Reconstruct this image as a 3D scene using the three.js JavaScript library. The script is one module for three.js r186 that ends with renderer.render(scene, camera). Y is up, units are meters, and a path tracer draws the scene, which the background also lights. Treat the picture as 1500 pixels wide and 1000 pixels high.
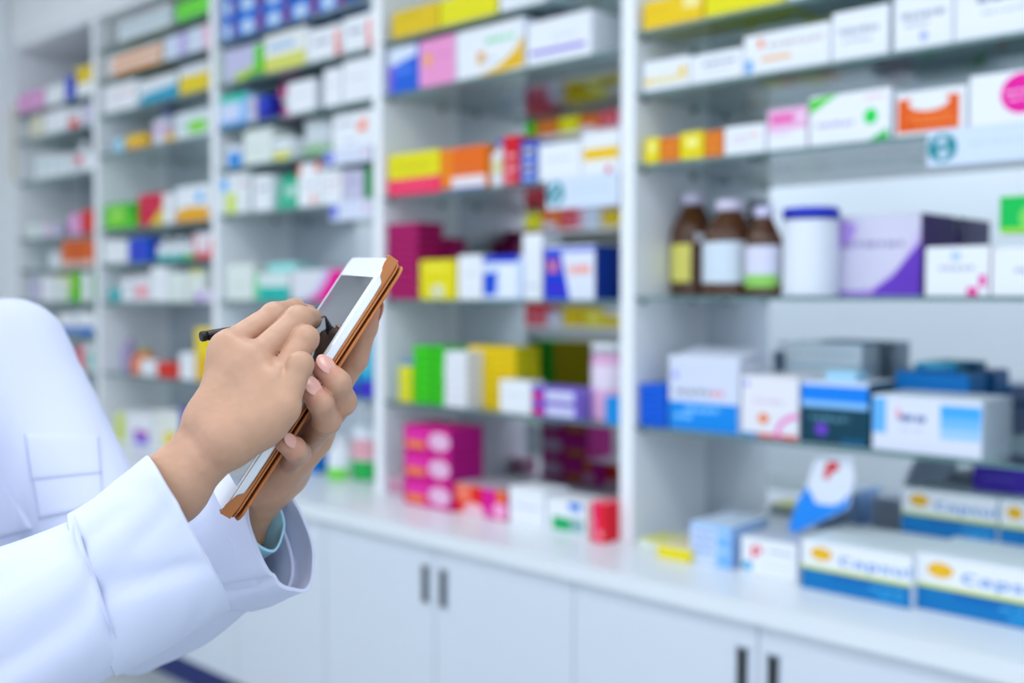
import * as THREE from 'three';
import { RectAreaLightUniformsLib } from 'three/addons/lights/RectAreaLightUniformsLib.js';
import { mergeGeometries } from 'three/addons/utils/BufferGeometryUtils.js';

// ---------------------------------------------------------------- camera, light, exposure
const renderer = new THREE.WebGLRenderer({ antialias: true });
renderer.toneMapping = THREE.LinearToneMapping;
renderer.toneMappingExposure = 0.64;
renderer.shadowMap.enabled = true;
RectAreaLightUniformsLib.init();
const scene = new THREE.Scene();
scene.background = new THREE.Color(2.2, 2.5, 2.95);   // bright sky, tuned to light the cabinets through the added windows

const EYE = 1.34, YAW = THREE.MathUtils.degToRad(43.76), PITCH = Math.atan(66 / 1580);
const camera = new THREE.PerspectiveCamera(2 * THREE.MathUtils.radToDeg(Math.atan(500 / 1580)), 1.5, 0.05, 60);
camera.position.set(0, EYE, 2.1);
camera.rotation.set(-PITCH, YAW, 0, 'YXZ');
camera.focus = 0.785;
camera.userData.fStop = 3.0;
scene.add(camera);

const ROOM = { x0: -5.32, x1: 2.4, z0: -0.36, z1: 4.4, top: 2.95 };
const LAMP = new THREE.Color(0.92, 0.97, 1.03);
const LAMPS = [[-4.4, 1.55], [-2.6, 1.55], [-0.8, 1.55], [1.0, 1.55], [-4.4, 3.7], [-2.6, 3.7], [-0.8, 3.7], [1.0, 3.7]];
const LAMP_POWER = 8.5;

// ---------------------------------------------------------------- helpers
function mulberry(a) { return () => { a |= 0; a = a + 0x6D2B79F5 | 0; let t = Math.imul(a ^ a >>> 15, 1 | a); t = t + Math.imul(t ^ t >>> 7, 61 | t) ^ t; return ((t ^ t >>> 14) >>> 0) / 4294967296; }; }
const rnd = mulberry(7);
const taken = {};
function numbered(n) { const k = taken[n] = (taken[n] ?? -1) + 1; return k ? `${n}_${String(k).padStart(3, '0')}` : n; }
function shadow(o) { o.traverse(c => { if (c.isMesh) { c.castShadow = true; c.receiveShadow = true; } }); return o; }
function thing(name, label, category, pos = [0, 0, 0], turn = 0, group) {
  const o = new THREE.Group(); o.name = numbered(name); o.position.set(...pos); o.rotation.y = turn;
  o.userData = { label, category }; if (group) o.userData.group = group; scene.add(o); return o;
}
function part(name, geo, mat, parent, pos, label) {
  const m = new THREE.Mesh(geo, mat); m.name = name; if (pos) m.position.set(...pos);
  if (label) m.userData.label = label; m.castShadow = m.receiveShadow = true; parent.add(m); return m;
}
function structure(name, geo, mat, pos, label) {
  const m = part(name, geo, mat, scene, pos); m.userData.kind = 'structure'; m.userData.label = label; m.userData.category = name.split('_')[0]; return m;
}
const box = (w, h, d, x = 0, y = 0, z = 0) => new THREE.BoxGeometry(w, h, d).translate(x, y, z);
const lathe = (pts, n = 24) => new THREE.LatheGeometry(pts.map(p => new THREE.Vector2(...p)), n);
// simple value noise on a lattice
const NT = Float32Array.from({ length: 4096 }, () => rnd());
function hash3(i, j, k) { return NT[((i * 73 + j * 157 + k * 311) % 4096 + 4096) % 4096]; }
function noise3(x, y, z) {
  const i = Math.floor(x), j = Math.floor(y), k = Math.floor(z), s = t => t * t * (3 - 2 * t), a = s(x - i), b = s(y - j), c = s(z - k);
  const l = (p, q, t) => p + (q - p) * t;
  return l(l(l(hash3(i, j, k), hash3(i + 1, j, k), a), l(hash3(i, j + 1, k), hash3(i + 1, j + 1, k), a), b),
    l(l(hash3(i, j, k + 1), hash3(i + 1, j, k + 1), a), l(hash3(i, j + 1, k + 1), hash3(i + 1, j + 1, k + 1), a), b), c) * 2 - 1;
}
function grainTexture(size, fn) {
  const d = new Uint8Array(size * size * 4);
  for (let y = 0; y < size; y++) for (let x = 0; x < size; x++) { const v = Math.max(0, Math.min(255, fn(x, y) * 255)); d.set([v, v, v, 255], (y * size + x) * 4); }
  const t = new THREE.DataTexture(d, size, size); t.wrapS = t.wrapT = THREE.RepeatWrapping; t.magFilter = THREE.LinearFilter; t.needsUpdate = true; return t;
}

// ---------------------------------------------------------------- materials
const std = (c, roughness = 0.5, extra = {}) => new THREE.MeshStandardMaterial({ color: c, roughness, ...extra });
const weave = grainTexture(128, (x, y) => 0.5 + 0.25 * Math.sin(x * Math.PI / 2) * ((y >> 1) % 2 ? 1 : -1) + 0.2 * (rnd() - 0.5));
weave.repeat.set(60, 60);
const M = {
  wall: std(0xf3f7fa, 0.8), ceiling: std(0xf4f6f8, 0.9), floor: std(0xaeb6b6, 0.25),
  laminate: std(0xf3f6fa, 0.35), counter: std(0xe9eff4, 0.3), door: std(0xdce3ee, 0.35), gap: std(0x59616c, 0.7),  // door: laminate tone greyed and blued, part of its shade put in the colour
  navy: std(0x06206e, 0.4), black: std(0x0b0c10, 0.35), rim: std(0xaab3bf, 0.3, { metalness: 0.6 }),
  mirror: std(0xd6dce2, 0.02, { metalness: 1 }),
  glass: new THREE.MeshPhysicalMaterial({ color: 0xe6f0ef, roughness: 0.0, transmission: 1, thickness: 0, ior: 1.5 }),
  pane: new THREE.MeshPhysicalMaterial({ color: 0xffffff, roughness: 0, transmission: 1, thickness: 0, ior: 1.5 }),
  glassEdge: std(0x5d7f80, 0.2), chrome: std(0x8d8f90, 0.25, { metalness: 1 }),
  beige: std(0xcbbf9c, 0.6),
  coat: new THREE.MeshStandardMaterial({ color: 0xd3d8ee, roughness: 0.85, bumpMap: weave, bumpScale: 0.0002 }),
  shirt: std(0xa9dcef, 0.8), trousers: std(0x2a2f3c, 0.8), shoe: std(0x16171a, 0.4), hair: std(0x17120f, 0.45),
  skin: new THREE.MeshPhysicalMaterial({ color: 0xffffff, vertexColors: true, roughness: 0.44, specularIntensity: 0.7 }),
  nail: new THREE.MeshPhysicalMaterial({ color: 0xd9a192, roughness: 0.25, clearcoat: 0.3 }),
  leather: std(0xc0763c, 0.5), leatherIn: std(0x5b3420, 0.7), silver: std(0xe6eaee, 0.25, { metalness: 0.45 }), bezel: std(0xf2f4f6, 0.2),
  screen: new THREE.MeshPhysicalMaterial({ color: 0x2b3336, roughness: 0.03, clearcoat: 1, clearcoatRoughness: 0.02, specularIntensity: 1, ior: 1.7 }),
  stylus: std(0x2b2427, 0.3, { metalness: 0.5 }), nib: std(0x08080a, 0.5), eye: std(0xf4f2ee, 0.2), iris: std(0x2a1a12, 0.2), lip: std(0xb5645a, 0.5),
};
// ---------------------------------------------------------------- room
const RX = (ROOM.x0 + ROOM.x1) / 2, RZ = (ROOM.z0 + ROOM.z1) / 2, RW = ROOM.x1 - ROOM.x0, RD = ROOM.z1 - ROOM.z0;
structure('floor', box(RW + 0.2, 0.1, RD + 0.2), M.floor, [RX, -0.05, RZ], 'pale grey polished floor');
structure('ceiling', box(RW + 0.2, 0.1, RD + 0.2), M.ceiling, [RX, ROOM.top + 0.05, RZ], 'white ceiling above the pharmacy');
structure('wall_back', box(RW + 0.2, ROOM.top, 0.1), M.wall, [RX, ROOM.top / 2, ROOM.z0 - 0.05], 'pale wall behind the display cabinets');
const ADDED_WIN = { x0: -2.1, x1: 2.2, y0: 0.95, y1: 2.7 }, WZ = ROOM.z1 + 0.05; // unseen window added in this wall to light the cabinets from the front
structure('wall_front', mergeGeometries([box(ADDED_WIN.x0 - ROOM.x0 + 0.1, ROOM.top, 0.1, (ADDED_WIN.x0 + ROOM.x0 - 0.1) / 2, ROOM.top / 2, WZ), box(ROOM.x1 + 0.1 - ADDED_WIN.x1, ROOM.top, 0.1, (ADDED_WIN.x1 + ROOM.x1 + 0.1) / 2, ROOM.top / 2, WZ),
  box(ADDED_WIN.x1 - ADDED_WIN.x0, ADDED_WIN.y0, 0.1, (ADDED_WIN.x0 + ADDED_WIN.x1) / 2, ADDED_WIN.y0 / 2, WZ), box(ADDED_WIN.x1 - ADDED_WIN.x0, ROOM.top - ADDED_WIN.y1, 0.1, (ADDED_WIN.x0 + ADDED_WIN.x1) / 2, (ROOM.top + ADDED_WIN.y1) / 2, WZ)]), M.wall, null, 'pale wall with an added window facing the display cabinets');
{
  const win = new THREE.Group(); win.name = 'window_1'; win.userData = { kind: 'structure', label: 'wide unseen window added to light the display cabinets', category: 'window' }; scene.add(win);
  const bars = []; for (let i = 0; i <= 4; i++) bars.push(box(0.06, ADDED_WIN.y1 - ADDED_WIN.y0, 0.06, ADDED_WIN.x0 + (ADDED_WIN.x1 - ADDED_WIN.x0) * i / 4, (ADDED_WIN.y0 + ADDED_WIN.y1) / 2, WZ));
  bars.push(box(ADDED_WIN.x1 - ADDED_WIN.x0, 0.06, 0.06, (ADDED_WIN.x0 + ADDED_WIN.x1) / 2, ADDED_WIN.y0 + 0.03, WZ), box(ADDED_WIN.x1 - ADDED_WIN.x0, 0.06, 0.06, (ADDED_WIN.x0 + ADDED_WIN.x1) / 2, ADDED_WIN.y1 - 0.03, WZ));
  part('added_window_frame', mergeGeometries(bars), M.laminate, win);
  const pw = (ADDED_WIN.x1 - ADDED_WIN.x0) / 4; for (let i = 0; i < 4; i++) part('pane', box(pw - 0.07, ADDED_WIN.y1 - ADDED_WIN.y0 - 0.13, 0.006), M.pane, win, [ADDED_WIN.x0 + pw * (i + 0.5), (ADDED_WIN.y0 + ADDED_WIN.y1) / 2, WZ]);
}
structure('wall_left', box(0.1, ROOM.top, RD), M.wall, [ROOM.x0 - 0.05, ROOM.top / 2, RZ], 'pale blue white wall at the far left end');
const SIDE = { z0: 0.5, z1: 4.2, y0: 0.85, y1: 2.75 }, SX = ROOM.x1 + 0.05; // unseen glazing added at the right end for light into the bays
structure('wall_right', mergeGeometries([box(0.1, ROOM.top, SIDE.z0 - ROOM.z0 + 0.1, SX, ROOM.top / 2, (SIDE.z0 + ROOM.z0 - 0.1) / 2), box(0.1, ROOM.top, ROOM.z1 + 0.1 - SIDE.z1, SX, ROOM.top / 2, (SIDE.z1 + ROOM.z1 + 0.1) / 2),
  box(0.1, SIDE.y0, SIDE.z1 - SIDE.z0, SX, SIDE.y0 / 2, (SIDE.z0 + SIDE.z1) / 2), box(0.1, ROOM.top - SIDE.y1, SIDE.z1 - SIDE.z0, SX, (ROOM.top + SIDE.y1) / 2, (SIDE.z0 + SIDE.z1) / 2)]), M.wall, null, 'pale wall with added glazing at the right end');
{
  const win = new THREE.Group(); win.name = 'window_2'; win.userData = { kind: 'structure', label: 'unseen glazing added to light the cabinets from the right', category: 'window' }; scene.add(win);
  const n = 3, pw = (SIDE.z1 - SIDE.z0) / n, hh = SIDE.y1 - SIDE.y0, cy = (SIDE.y0 + SIDE.y1) / 2, bars = [];
  for (let i = 0; i <= n; i++) bars.push(box(0.06, hh, 0.06, SX, cy, SIDE.z0 + pw * i));
  for (const y of [SIDE.y0 + 0.03, SIDE.y1 - 0.03]) bars.push(box(0.06, 0.06, SIDE.z1 - SIDE.z0, SX, y, (SIDE.z0 + SIDE.z1) / 2));
  part('added_window_frame', mergeGeometries(bars), M.laminate, win);
  for (let i = 0; i < n; i++) part('pane', box(0.006, hh - 0.13, pw - 0.07), M.pane, win, [SX, cy, SIDE.z0 + pw * (i + 0.5)]);
}
const CAB = { y: 0.735, top: 2.535, depth: 0.325, x: [-5.30, -4.452, -3.510, -2.577, -1.622, -0.600, 0.34], t: 0.04 };
structure('trim_1', box(5.6, ROOM.top - CAB.top - 0.002, CAB.depth + 0.02), M.wall, [-2.5, (ROOM.top + CAB.top) / 2, -CAB.depth / 2 - 0.005], 'pale fascia above the display cabinets');
LAMPS.forEach(([x, z], i) => {
  const o = thing('ceiling_light', `square ceiling light panel, ${['first', 'second', 'third', 'fourth'][i % 4]} from the left in the ${i < 4 ? 'row near the cabinets' : 'row near the opposite wall'}`, 'light', [x, ROOM.top, z], 0, 'ceiling light panels');
  part('frame', mergeGeometries([box(1.24, 0.02, 0.03, 0, -0.01, 0.315), box(1.24, 0.02, 0.03, 0, -0.01, -0.315), box(0.03, 0.02, 0.6, 0.605, -0.01, 0), box(0.03, 0.02, 0.6, -0.605, -0.01, 0)]), M.rim, o);
  part('diffuser', box(1.18, 0.008, 0.6, 0, -0.006, 0), new THREE.MeshStandardMaterial({ color: 0xffffff, emissive: LAMP, emissiveIntensity: 2.2 }), o);
  const l = new THREE.RectAreaLight(LAMP, LAMP_POWER, 1.18, 0.6); l.position.set(0, -0.014, 0); l.rotation.x = -Math.PI / 2; o.add(l);
});

// ---------------------------------------------------------------- display cabinets with mirror backs and glass shelves
const SHELVES = { A: [1.01, 1.17, 1.315, 1.465, 1.61, 1.88, 2.075, 2.2], B: [1.02, 1.318, 1.478, 1.62, 1.935, 2.1, 2.245, 2.375], C: [1.022, 1.325, 1.635, 1.8, 1.945, 2.1, 2.25],
  D: [1.022, 1.33, 1.64, 1.945, 2.105], E: [1.025, 1.34, 1.658, 1.829, 1.975], F: [1.025, 1.34, 1.658, 1.945] };
const WHICH = { A: 'leftmost cabinet', B: 'second cabinet from left', C: 'middle cabinet', D: 'second cabinet from right', E: 'rightmost cabinet', F: 'cabinet past the right frame edge' };
const CONTENT = { A: 'against the left wall', B: 'holding orange, green and red cartons', C: 'behind the tablet', D: 'holding crimson, green and yellow stacks', E: 'holding the three brown bottles', F: 'standing empty beyond the brown bottles' };
const H = CAB.top - CAB.y;
Object.keys(SHELVES).forEach((k, i) => {
  const x0 = CAB.x[i], x1 = CAB.x[i + 1], w = x1 - x0, t = CAB.t, last = k === 'F', inner = w - t;
  const o = thing('display_cabinet', `white open display cabinet with mirror back and glass shelves, ${CONTENT[k]}`, 'cabinet', [x0, CAB.y, 0], 0, 'display cabinets along the wall');
  const xl = i === 0 ? t / 2 : 0;
  part('side_panel', box(i === 0 ? t / 2 : t, H, CAB.depth, i === 0 ? t / 4 : 0, H / 2, -CAB.depth / 2), M.laminate, o);
  if (last) part('side_panel', box(t, H, CAB.depth, w, H / 2, -CAB.depth / 2), M.laminate, o);
  part('top_panel', box(inner - 0.002, 0.03, CAB.depth - 0.002, w / 2, H - 0.016, -CAB.depth / 2), M.laminate, o);
  part('mirror_back', box(inner - 0.002, H - 0.034, 0.006, w / 2, (H - 0.034) / 2 + 0.001, -CAB.depth + 0.004), M.mirror, o, null, 'mirror back panel');
  for (const y of SHELVES[k]) {
    const s = part('glass_shelf', box(inner - 0.004, 0.008, CAB.depth - 0.02), M.glass, o, [w / 2, y - CAB.y - 0.0045, -CAB.depth / 2 + 0.004], 'clear greenish glass shelf');
    part('polished_edge', box(inner - 0.004, 0.0085, 0.003), M.glassEdge, s, [0, 0, CAB.depth / 2 - 0.0085]);
    for (const sx of [-1, 1]) for (const z of [-0.03, -0.24])
      part('shelf_pin', new THREE.CylinderGeometry(0.005, 0.005, 0.014, 10).rotateZ(Math.PI / 2), M.chrome, o, [w / 2 + sx * (inner / 2 - 0.0075), y - CAB.y - 0.0135, z]);
  }
});
tagOne(part(numbered('wall_strip'), box(0.016, 0.36, 0.006), M.beige, scene, [-5.292, 2.07, 0.0035]), 'narrow beige strip on the left wall beside the cabinets', 'strip');
function tagOne(m, label, category, group) { m.userData.label = label; m.userData.category = category; if (group) m.userData.group = group; return m; }

// ---------------------------------------------------------------- counter
const DOORZ = 0.235, BASE = [-5.295, -4.432, -3.49, -2.54, -1.59, -0.63, 0.3];
tagOne(part('countertop', (() => { const g = box(5.6, 0.04, 0.25 + CAB.depth, -2.5, 0.7145, (0.25 - CAB.depth) / 2); return g; })(), M.counter, scene), 'long white laminate countertop below the display cabinets', 'countertop');
for (let i = 0; i < 6; i++) {
  const x0 = BASE[i], w = BASE[i + 1] - x0;
  const o = thing('base_cabinet', `pale two door base cabinet under the ${['leftmost cabinet', 'second cabinet from left', 'middle cabinet', 'second cabinet from right', 'rightmost cabinet', 'empty cabinet past the right edge'][i]}`, 'cabinet', [x0, 0, 0], 0, 'base cabinets under the counter');
  part('carcass', box(w - 0.002, 0.6, 0.5, w / 2, 0.3935, DOORZ - 0.022 - 0.25), M.gap, o);
  part('plinth', box(w - 0.001, 0.092, 0.5, w / 2, 0.046, DOORZ - 0.012 - 0.25), M.navy, o, null, 'navy blue plinth');
  for (const s of [0, 1]) {
    const dw = w / 2 - 0.004, cx = w * (0.25 + 0.5 * s);
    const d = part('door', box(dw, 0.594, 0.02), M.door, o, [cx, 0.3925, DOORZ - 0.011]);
    const hx = (s ? -1 : 1) * (dw / 2 - 0.033);
    const h = part('handle', box(0.03, 0.1, 0.004), M.rim, d, [hx, 0.195, 0.0115], 'black recessed pull with metal rim');
    h.geometry = mergeGeometries([box(0.004, 0.1, 0.004, -0.012), box(0.004, 0.1, 0.004, 0.012), box(0.028, 0.004, 0.004, 0, 0.048), box(0.028, 0.004, 0.004, 0, -0.048)]);
    part('handle_recess', box(0.021, 0.092, 0.002), M.black, d, [hx, 0.195, 0.0108], 'black grip inside the handle');
  }
}
// ---------------------------------------------------------------- printed cartons: one atlas of flat prints, each print has a front, a side colour and a top colour
const W = '#eef1f6';
// print: [front colour, side colour, top colour, ...marks]; marks in percent of the front: r rect, e ellipse, o ring, p polygon, t line of fine print, T lettering
const PRINT = {
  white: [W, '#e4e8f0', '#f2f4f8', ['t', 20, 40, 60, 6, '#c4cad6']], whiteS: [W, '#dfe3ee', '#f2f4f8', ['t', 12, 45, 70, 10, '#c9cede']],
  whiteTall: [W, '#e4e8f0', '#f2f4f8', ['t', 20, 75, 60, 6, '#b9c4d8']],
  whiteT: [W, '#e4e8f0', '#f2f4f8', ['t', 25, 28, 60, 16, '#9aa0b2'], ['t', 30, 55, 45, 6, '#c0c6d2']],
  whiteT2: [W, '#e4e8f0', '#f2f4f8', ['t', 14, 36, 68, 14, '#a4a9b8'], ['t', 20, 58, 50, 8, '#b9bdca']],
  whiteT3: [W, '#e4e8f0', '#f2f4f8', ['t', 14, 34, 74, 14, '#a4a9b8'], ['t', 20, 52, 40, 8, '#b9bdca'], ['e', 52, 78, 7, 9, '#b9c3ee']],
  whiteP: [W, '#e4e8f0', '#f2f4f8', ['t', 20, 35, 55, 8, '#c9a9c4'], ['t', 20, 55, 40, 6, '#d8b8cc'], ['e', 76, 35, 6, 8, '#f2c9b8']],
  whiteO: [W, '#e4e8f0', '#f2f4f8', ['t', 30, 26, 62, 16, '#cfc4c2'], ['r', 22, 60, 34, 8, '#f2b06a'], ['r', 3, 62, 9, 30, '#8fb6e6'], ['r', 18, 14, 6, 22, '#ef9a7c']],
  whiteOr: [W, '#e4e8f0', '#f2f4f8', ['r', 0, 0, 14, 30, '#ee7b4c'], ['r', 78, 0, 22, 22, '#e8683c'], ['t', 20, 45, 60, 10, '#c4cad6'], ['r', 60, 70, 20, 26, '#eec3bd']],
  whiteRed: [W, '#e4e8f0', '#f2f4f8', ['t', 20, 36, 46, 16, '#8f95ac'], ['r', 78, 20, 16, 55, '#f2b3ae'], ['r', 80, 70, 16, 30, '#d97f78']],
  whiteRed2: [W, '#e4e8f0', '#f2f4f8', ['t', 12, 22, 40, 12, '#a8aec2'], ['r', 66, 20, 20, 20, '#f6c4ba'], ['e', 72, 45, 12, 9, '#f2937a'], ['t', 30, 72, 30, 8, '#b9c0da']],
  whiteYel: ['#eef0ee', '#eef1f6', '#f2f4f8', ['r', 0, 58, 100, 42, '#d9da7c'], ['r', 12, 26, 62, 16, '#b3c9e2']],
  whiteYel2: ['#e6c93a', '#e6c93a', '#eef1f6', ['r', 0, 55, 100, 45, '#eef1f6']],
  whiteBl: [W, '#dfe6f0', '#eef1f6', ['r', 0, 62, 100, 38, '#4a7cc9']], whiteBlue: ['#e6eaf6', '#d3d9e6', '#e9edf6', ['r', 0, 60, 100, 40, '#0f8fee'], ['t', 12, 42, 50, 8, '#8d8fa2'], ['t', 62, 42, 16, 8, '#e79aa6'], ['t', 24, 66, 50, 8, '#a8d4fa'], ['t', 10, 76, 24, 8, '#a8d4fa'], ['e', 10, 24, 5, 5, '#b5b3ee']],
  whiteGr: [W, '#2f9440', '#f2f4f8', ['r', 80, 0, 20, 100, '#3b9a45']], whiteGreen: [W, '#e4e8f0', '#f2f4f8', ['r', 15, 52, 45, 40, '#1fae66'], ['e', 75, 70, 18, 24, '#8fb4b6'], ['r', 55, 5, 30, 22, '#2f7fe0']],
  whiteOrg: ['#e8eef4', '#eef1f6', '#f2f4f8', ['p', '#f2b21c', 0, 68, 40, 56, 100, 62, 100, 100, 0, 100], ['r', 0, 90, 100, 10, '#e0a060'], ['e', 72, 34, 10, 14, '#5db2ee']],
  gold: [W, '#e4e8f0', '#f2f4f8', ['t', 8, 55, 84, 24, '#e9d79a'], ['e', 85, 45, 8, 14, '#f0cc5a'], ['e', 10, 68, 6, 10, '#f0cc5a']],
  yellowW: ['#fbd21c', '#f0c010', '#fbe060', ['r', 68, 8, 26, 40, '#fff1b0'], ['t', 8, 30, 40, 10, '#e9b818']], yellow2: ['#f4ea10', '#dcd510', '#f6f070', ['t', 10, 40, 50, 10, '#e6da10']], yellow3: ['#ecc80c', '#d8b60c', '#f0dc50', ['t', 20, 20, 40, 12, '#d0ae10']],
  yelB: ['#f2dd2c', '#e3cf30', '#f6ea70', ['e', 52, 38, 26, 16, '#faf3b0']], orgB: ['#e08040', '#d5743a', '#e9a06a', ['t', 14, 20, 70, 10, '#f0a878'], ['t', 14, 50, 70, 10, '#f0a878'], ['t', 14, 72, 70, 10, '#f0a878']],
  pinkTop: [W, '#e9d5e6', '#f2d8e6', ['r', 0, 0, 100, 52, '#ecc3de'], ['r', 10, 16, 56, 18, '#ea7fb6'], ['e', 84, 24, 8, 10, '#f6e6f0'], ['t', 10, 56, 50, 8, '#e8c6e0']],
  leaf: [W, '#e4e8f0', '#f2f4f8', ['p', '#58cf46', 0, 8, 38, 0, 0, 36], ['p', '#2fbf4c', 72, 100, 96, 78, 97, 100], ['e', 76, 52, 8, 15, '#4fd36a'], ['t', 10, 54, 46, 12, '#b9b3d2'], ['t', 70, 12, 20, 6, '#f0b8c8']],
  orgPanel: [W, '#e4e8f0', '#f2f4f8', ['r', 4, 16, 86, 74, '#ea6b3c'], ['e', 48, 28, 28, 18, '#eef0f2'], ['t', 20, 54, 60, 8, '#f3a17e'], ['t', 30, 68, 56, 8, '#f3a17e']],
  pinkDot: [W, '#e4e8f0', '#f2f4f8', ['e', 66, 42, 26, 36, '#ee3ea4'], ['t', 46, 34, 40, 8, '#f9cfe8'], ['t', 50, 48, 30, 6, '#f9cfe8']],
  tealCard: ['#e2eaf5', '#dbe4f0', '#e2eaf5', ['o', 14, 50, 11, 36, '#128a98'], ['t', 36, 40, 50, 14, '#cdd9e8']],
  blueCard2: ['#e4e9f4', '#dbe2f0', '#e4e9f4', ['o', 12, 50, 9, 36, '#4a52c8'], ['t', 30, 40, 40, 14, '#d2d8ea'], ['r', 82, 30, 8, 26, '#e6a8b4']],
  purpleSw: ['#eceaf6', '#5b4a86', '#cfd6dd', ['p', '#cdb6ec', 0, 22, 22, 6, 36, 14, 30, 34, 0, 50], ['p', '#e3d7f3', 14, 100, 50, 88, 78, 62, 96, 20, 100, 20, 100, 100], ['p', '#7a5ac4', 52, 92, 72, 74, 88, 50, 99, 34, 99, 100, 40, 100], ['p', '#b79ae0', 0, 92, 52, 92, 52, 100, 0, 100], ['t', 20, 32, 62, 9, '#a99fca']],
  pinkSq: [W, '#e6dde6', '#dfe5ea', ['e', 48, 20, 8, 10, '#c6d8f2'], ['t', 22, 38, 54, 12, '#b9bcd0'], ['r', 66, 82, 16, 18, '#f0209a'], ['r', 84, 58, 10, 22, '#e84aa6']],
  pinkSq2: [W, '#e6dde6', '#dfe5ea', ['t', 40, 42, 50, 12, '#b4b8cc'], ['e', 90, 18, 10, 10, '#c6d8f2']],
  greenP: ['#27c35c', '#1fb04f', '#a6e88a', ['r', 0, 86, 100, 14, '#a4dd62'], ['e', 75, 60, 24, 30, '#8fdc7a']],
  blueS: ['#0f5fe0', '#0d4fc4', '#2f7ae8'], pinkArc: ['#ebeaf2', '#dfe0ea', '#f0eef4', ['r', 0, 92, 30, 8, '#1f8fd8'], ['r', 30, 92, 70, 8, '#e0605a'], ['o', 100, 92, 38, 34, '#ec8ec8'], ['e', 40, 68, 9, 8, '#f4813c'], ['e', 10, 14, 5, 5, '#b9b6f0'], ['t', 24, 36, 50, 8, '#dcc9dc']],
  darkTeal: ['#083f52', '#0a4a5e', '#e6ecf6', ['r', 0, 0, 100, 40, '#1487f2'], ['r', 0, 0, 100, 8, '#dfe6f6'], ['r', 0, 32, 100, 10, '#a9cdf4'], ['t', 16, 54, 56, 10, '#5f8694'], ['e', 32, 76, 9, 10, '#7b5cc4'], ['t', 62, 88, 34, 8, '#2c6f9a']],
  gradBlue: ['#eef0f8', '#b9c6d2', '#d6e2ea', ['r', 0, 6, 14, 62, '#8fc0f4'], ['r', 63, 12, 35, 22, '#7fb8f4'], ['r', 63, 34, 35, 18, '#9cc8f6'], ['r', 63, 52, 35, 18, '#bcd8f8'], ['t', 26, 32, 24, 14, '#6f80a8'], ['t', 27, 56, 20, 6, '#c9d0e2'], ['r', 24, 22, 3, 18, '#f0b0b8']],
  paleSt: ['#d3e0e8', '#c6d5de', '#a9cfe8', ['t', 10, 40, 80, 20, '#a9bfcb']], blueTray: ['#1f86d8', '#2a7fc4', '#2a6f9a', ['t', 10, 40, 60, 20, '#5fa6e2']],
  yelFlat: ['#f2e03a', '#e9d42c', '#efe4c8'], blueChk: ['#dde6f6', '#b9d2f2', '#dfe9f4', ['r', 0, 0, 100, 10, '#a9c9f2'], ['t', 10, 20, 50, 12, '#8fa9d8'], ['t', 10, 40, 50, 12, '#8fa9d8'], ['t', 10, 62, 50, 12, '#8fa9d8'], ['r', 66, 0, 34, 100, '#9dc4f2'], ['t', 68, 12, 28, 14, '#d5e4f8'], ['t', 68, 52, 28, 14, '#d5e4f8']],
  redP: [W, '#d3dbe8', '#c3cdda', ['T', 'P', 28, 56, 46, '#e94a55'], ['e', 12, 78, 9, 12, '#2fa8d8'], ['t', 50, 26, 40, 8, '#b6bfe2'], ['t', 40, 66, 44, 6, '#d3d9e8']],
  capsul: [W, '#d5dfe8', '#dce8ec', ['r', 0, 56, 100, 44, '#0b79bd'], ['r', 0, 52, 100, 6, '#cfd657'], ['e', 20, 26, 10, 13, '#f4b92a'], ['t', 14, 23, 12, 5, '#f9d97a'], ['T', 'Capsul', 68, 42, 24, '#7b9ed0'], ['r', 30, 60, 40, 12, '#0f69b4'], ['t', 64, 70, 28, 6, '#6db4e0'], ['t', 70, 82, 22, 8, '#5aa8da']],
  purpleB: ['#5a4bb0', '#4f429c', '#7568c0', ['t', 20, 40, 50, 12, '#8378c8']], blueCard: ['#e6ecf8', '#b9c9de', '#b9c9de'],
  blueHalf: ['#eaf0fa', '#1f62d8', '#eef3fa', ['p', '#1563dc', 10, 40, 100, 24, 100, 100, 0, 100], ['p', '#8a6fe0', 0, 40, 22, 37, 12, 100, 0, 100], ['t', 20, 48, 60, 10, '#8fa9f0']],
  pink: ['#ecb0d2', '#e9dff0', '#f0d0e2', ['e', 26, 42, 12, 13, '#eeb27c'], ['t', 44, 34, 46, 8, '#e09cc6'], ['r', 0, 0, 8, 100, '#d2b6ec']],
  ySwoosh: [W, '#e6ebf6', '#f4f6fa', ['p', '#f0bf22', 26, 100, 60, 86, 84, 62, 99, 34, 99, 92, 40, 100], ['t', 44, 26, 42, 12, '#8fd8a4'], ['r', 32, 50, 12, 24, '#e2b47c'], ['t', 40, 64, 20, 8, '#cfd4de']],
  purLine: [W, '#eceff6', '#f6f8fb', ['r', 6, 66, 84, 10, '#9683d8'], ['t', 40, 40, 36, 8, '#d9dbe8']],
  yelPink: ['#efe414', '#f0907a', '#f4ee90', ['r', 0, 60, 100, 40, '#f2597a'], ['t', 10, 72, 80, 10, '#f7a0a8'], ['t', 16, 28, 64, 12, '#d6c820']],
  orange: ['#f0763a', '#ef8a44', '#f39a62', ['p', '#f2934a', 0, 0, 26, 0, 20, 100, 0, 100], ['r', 24, 68, 76, 26, '#efe6ea'], ['r', 0, 94, 100, 6, '#4a5cc0'], ['t', 30, 46, 50, 10, '#dd8468']],
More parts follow.
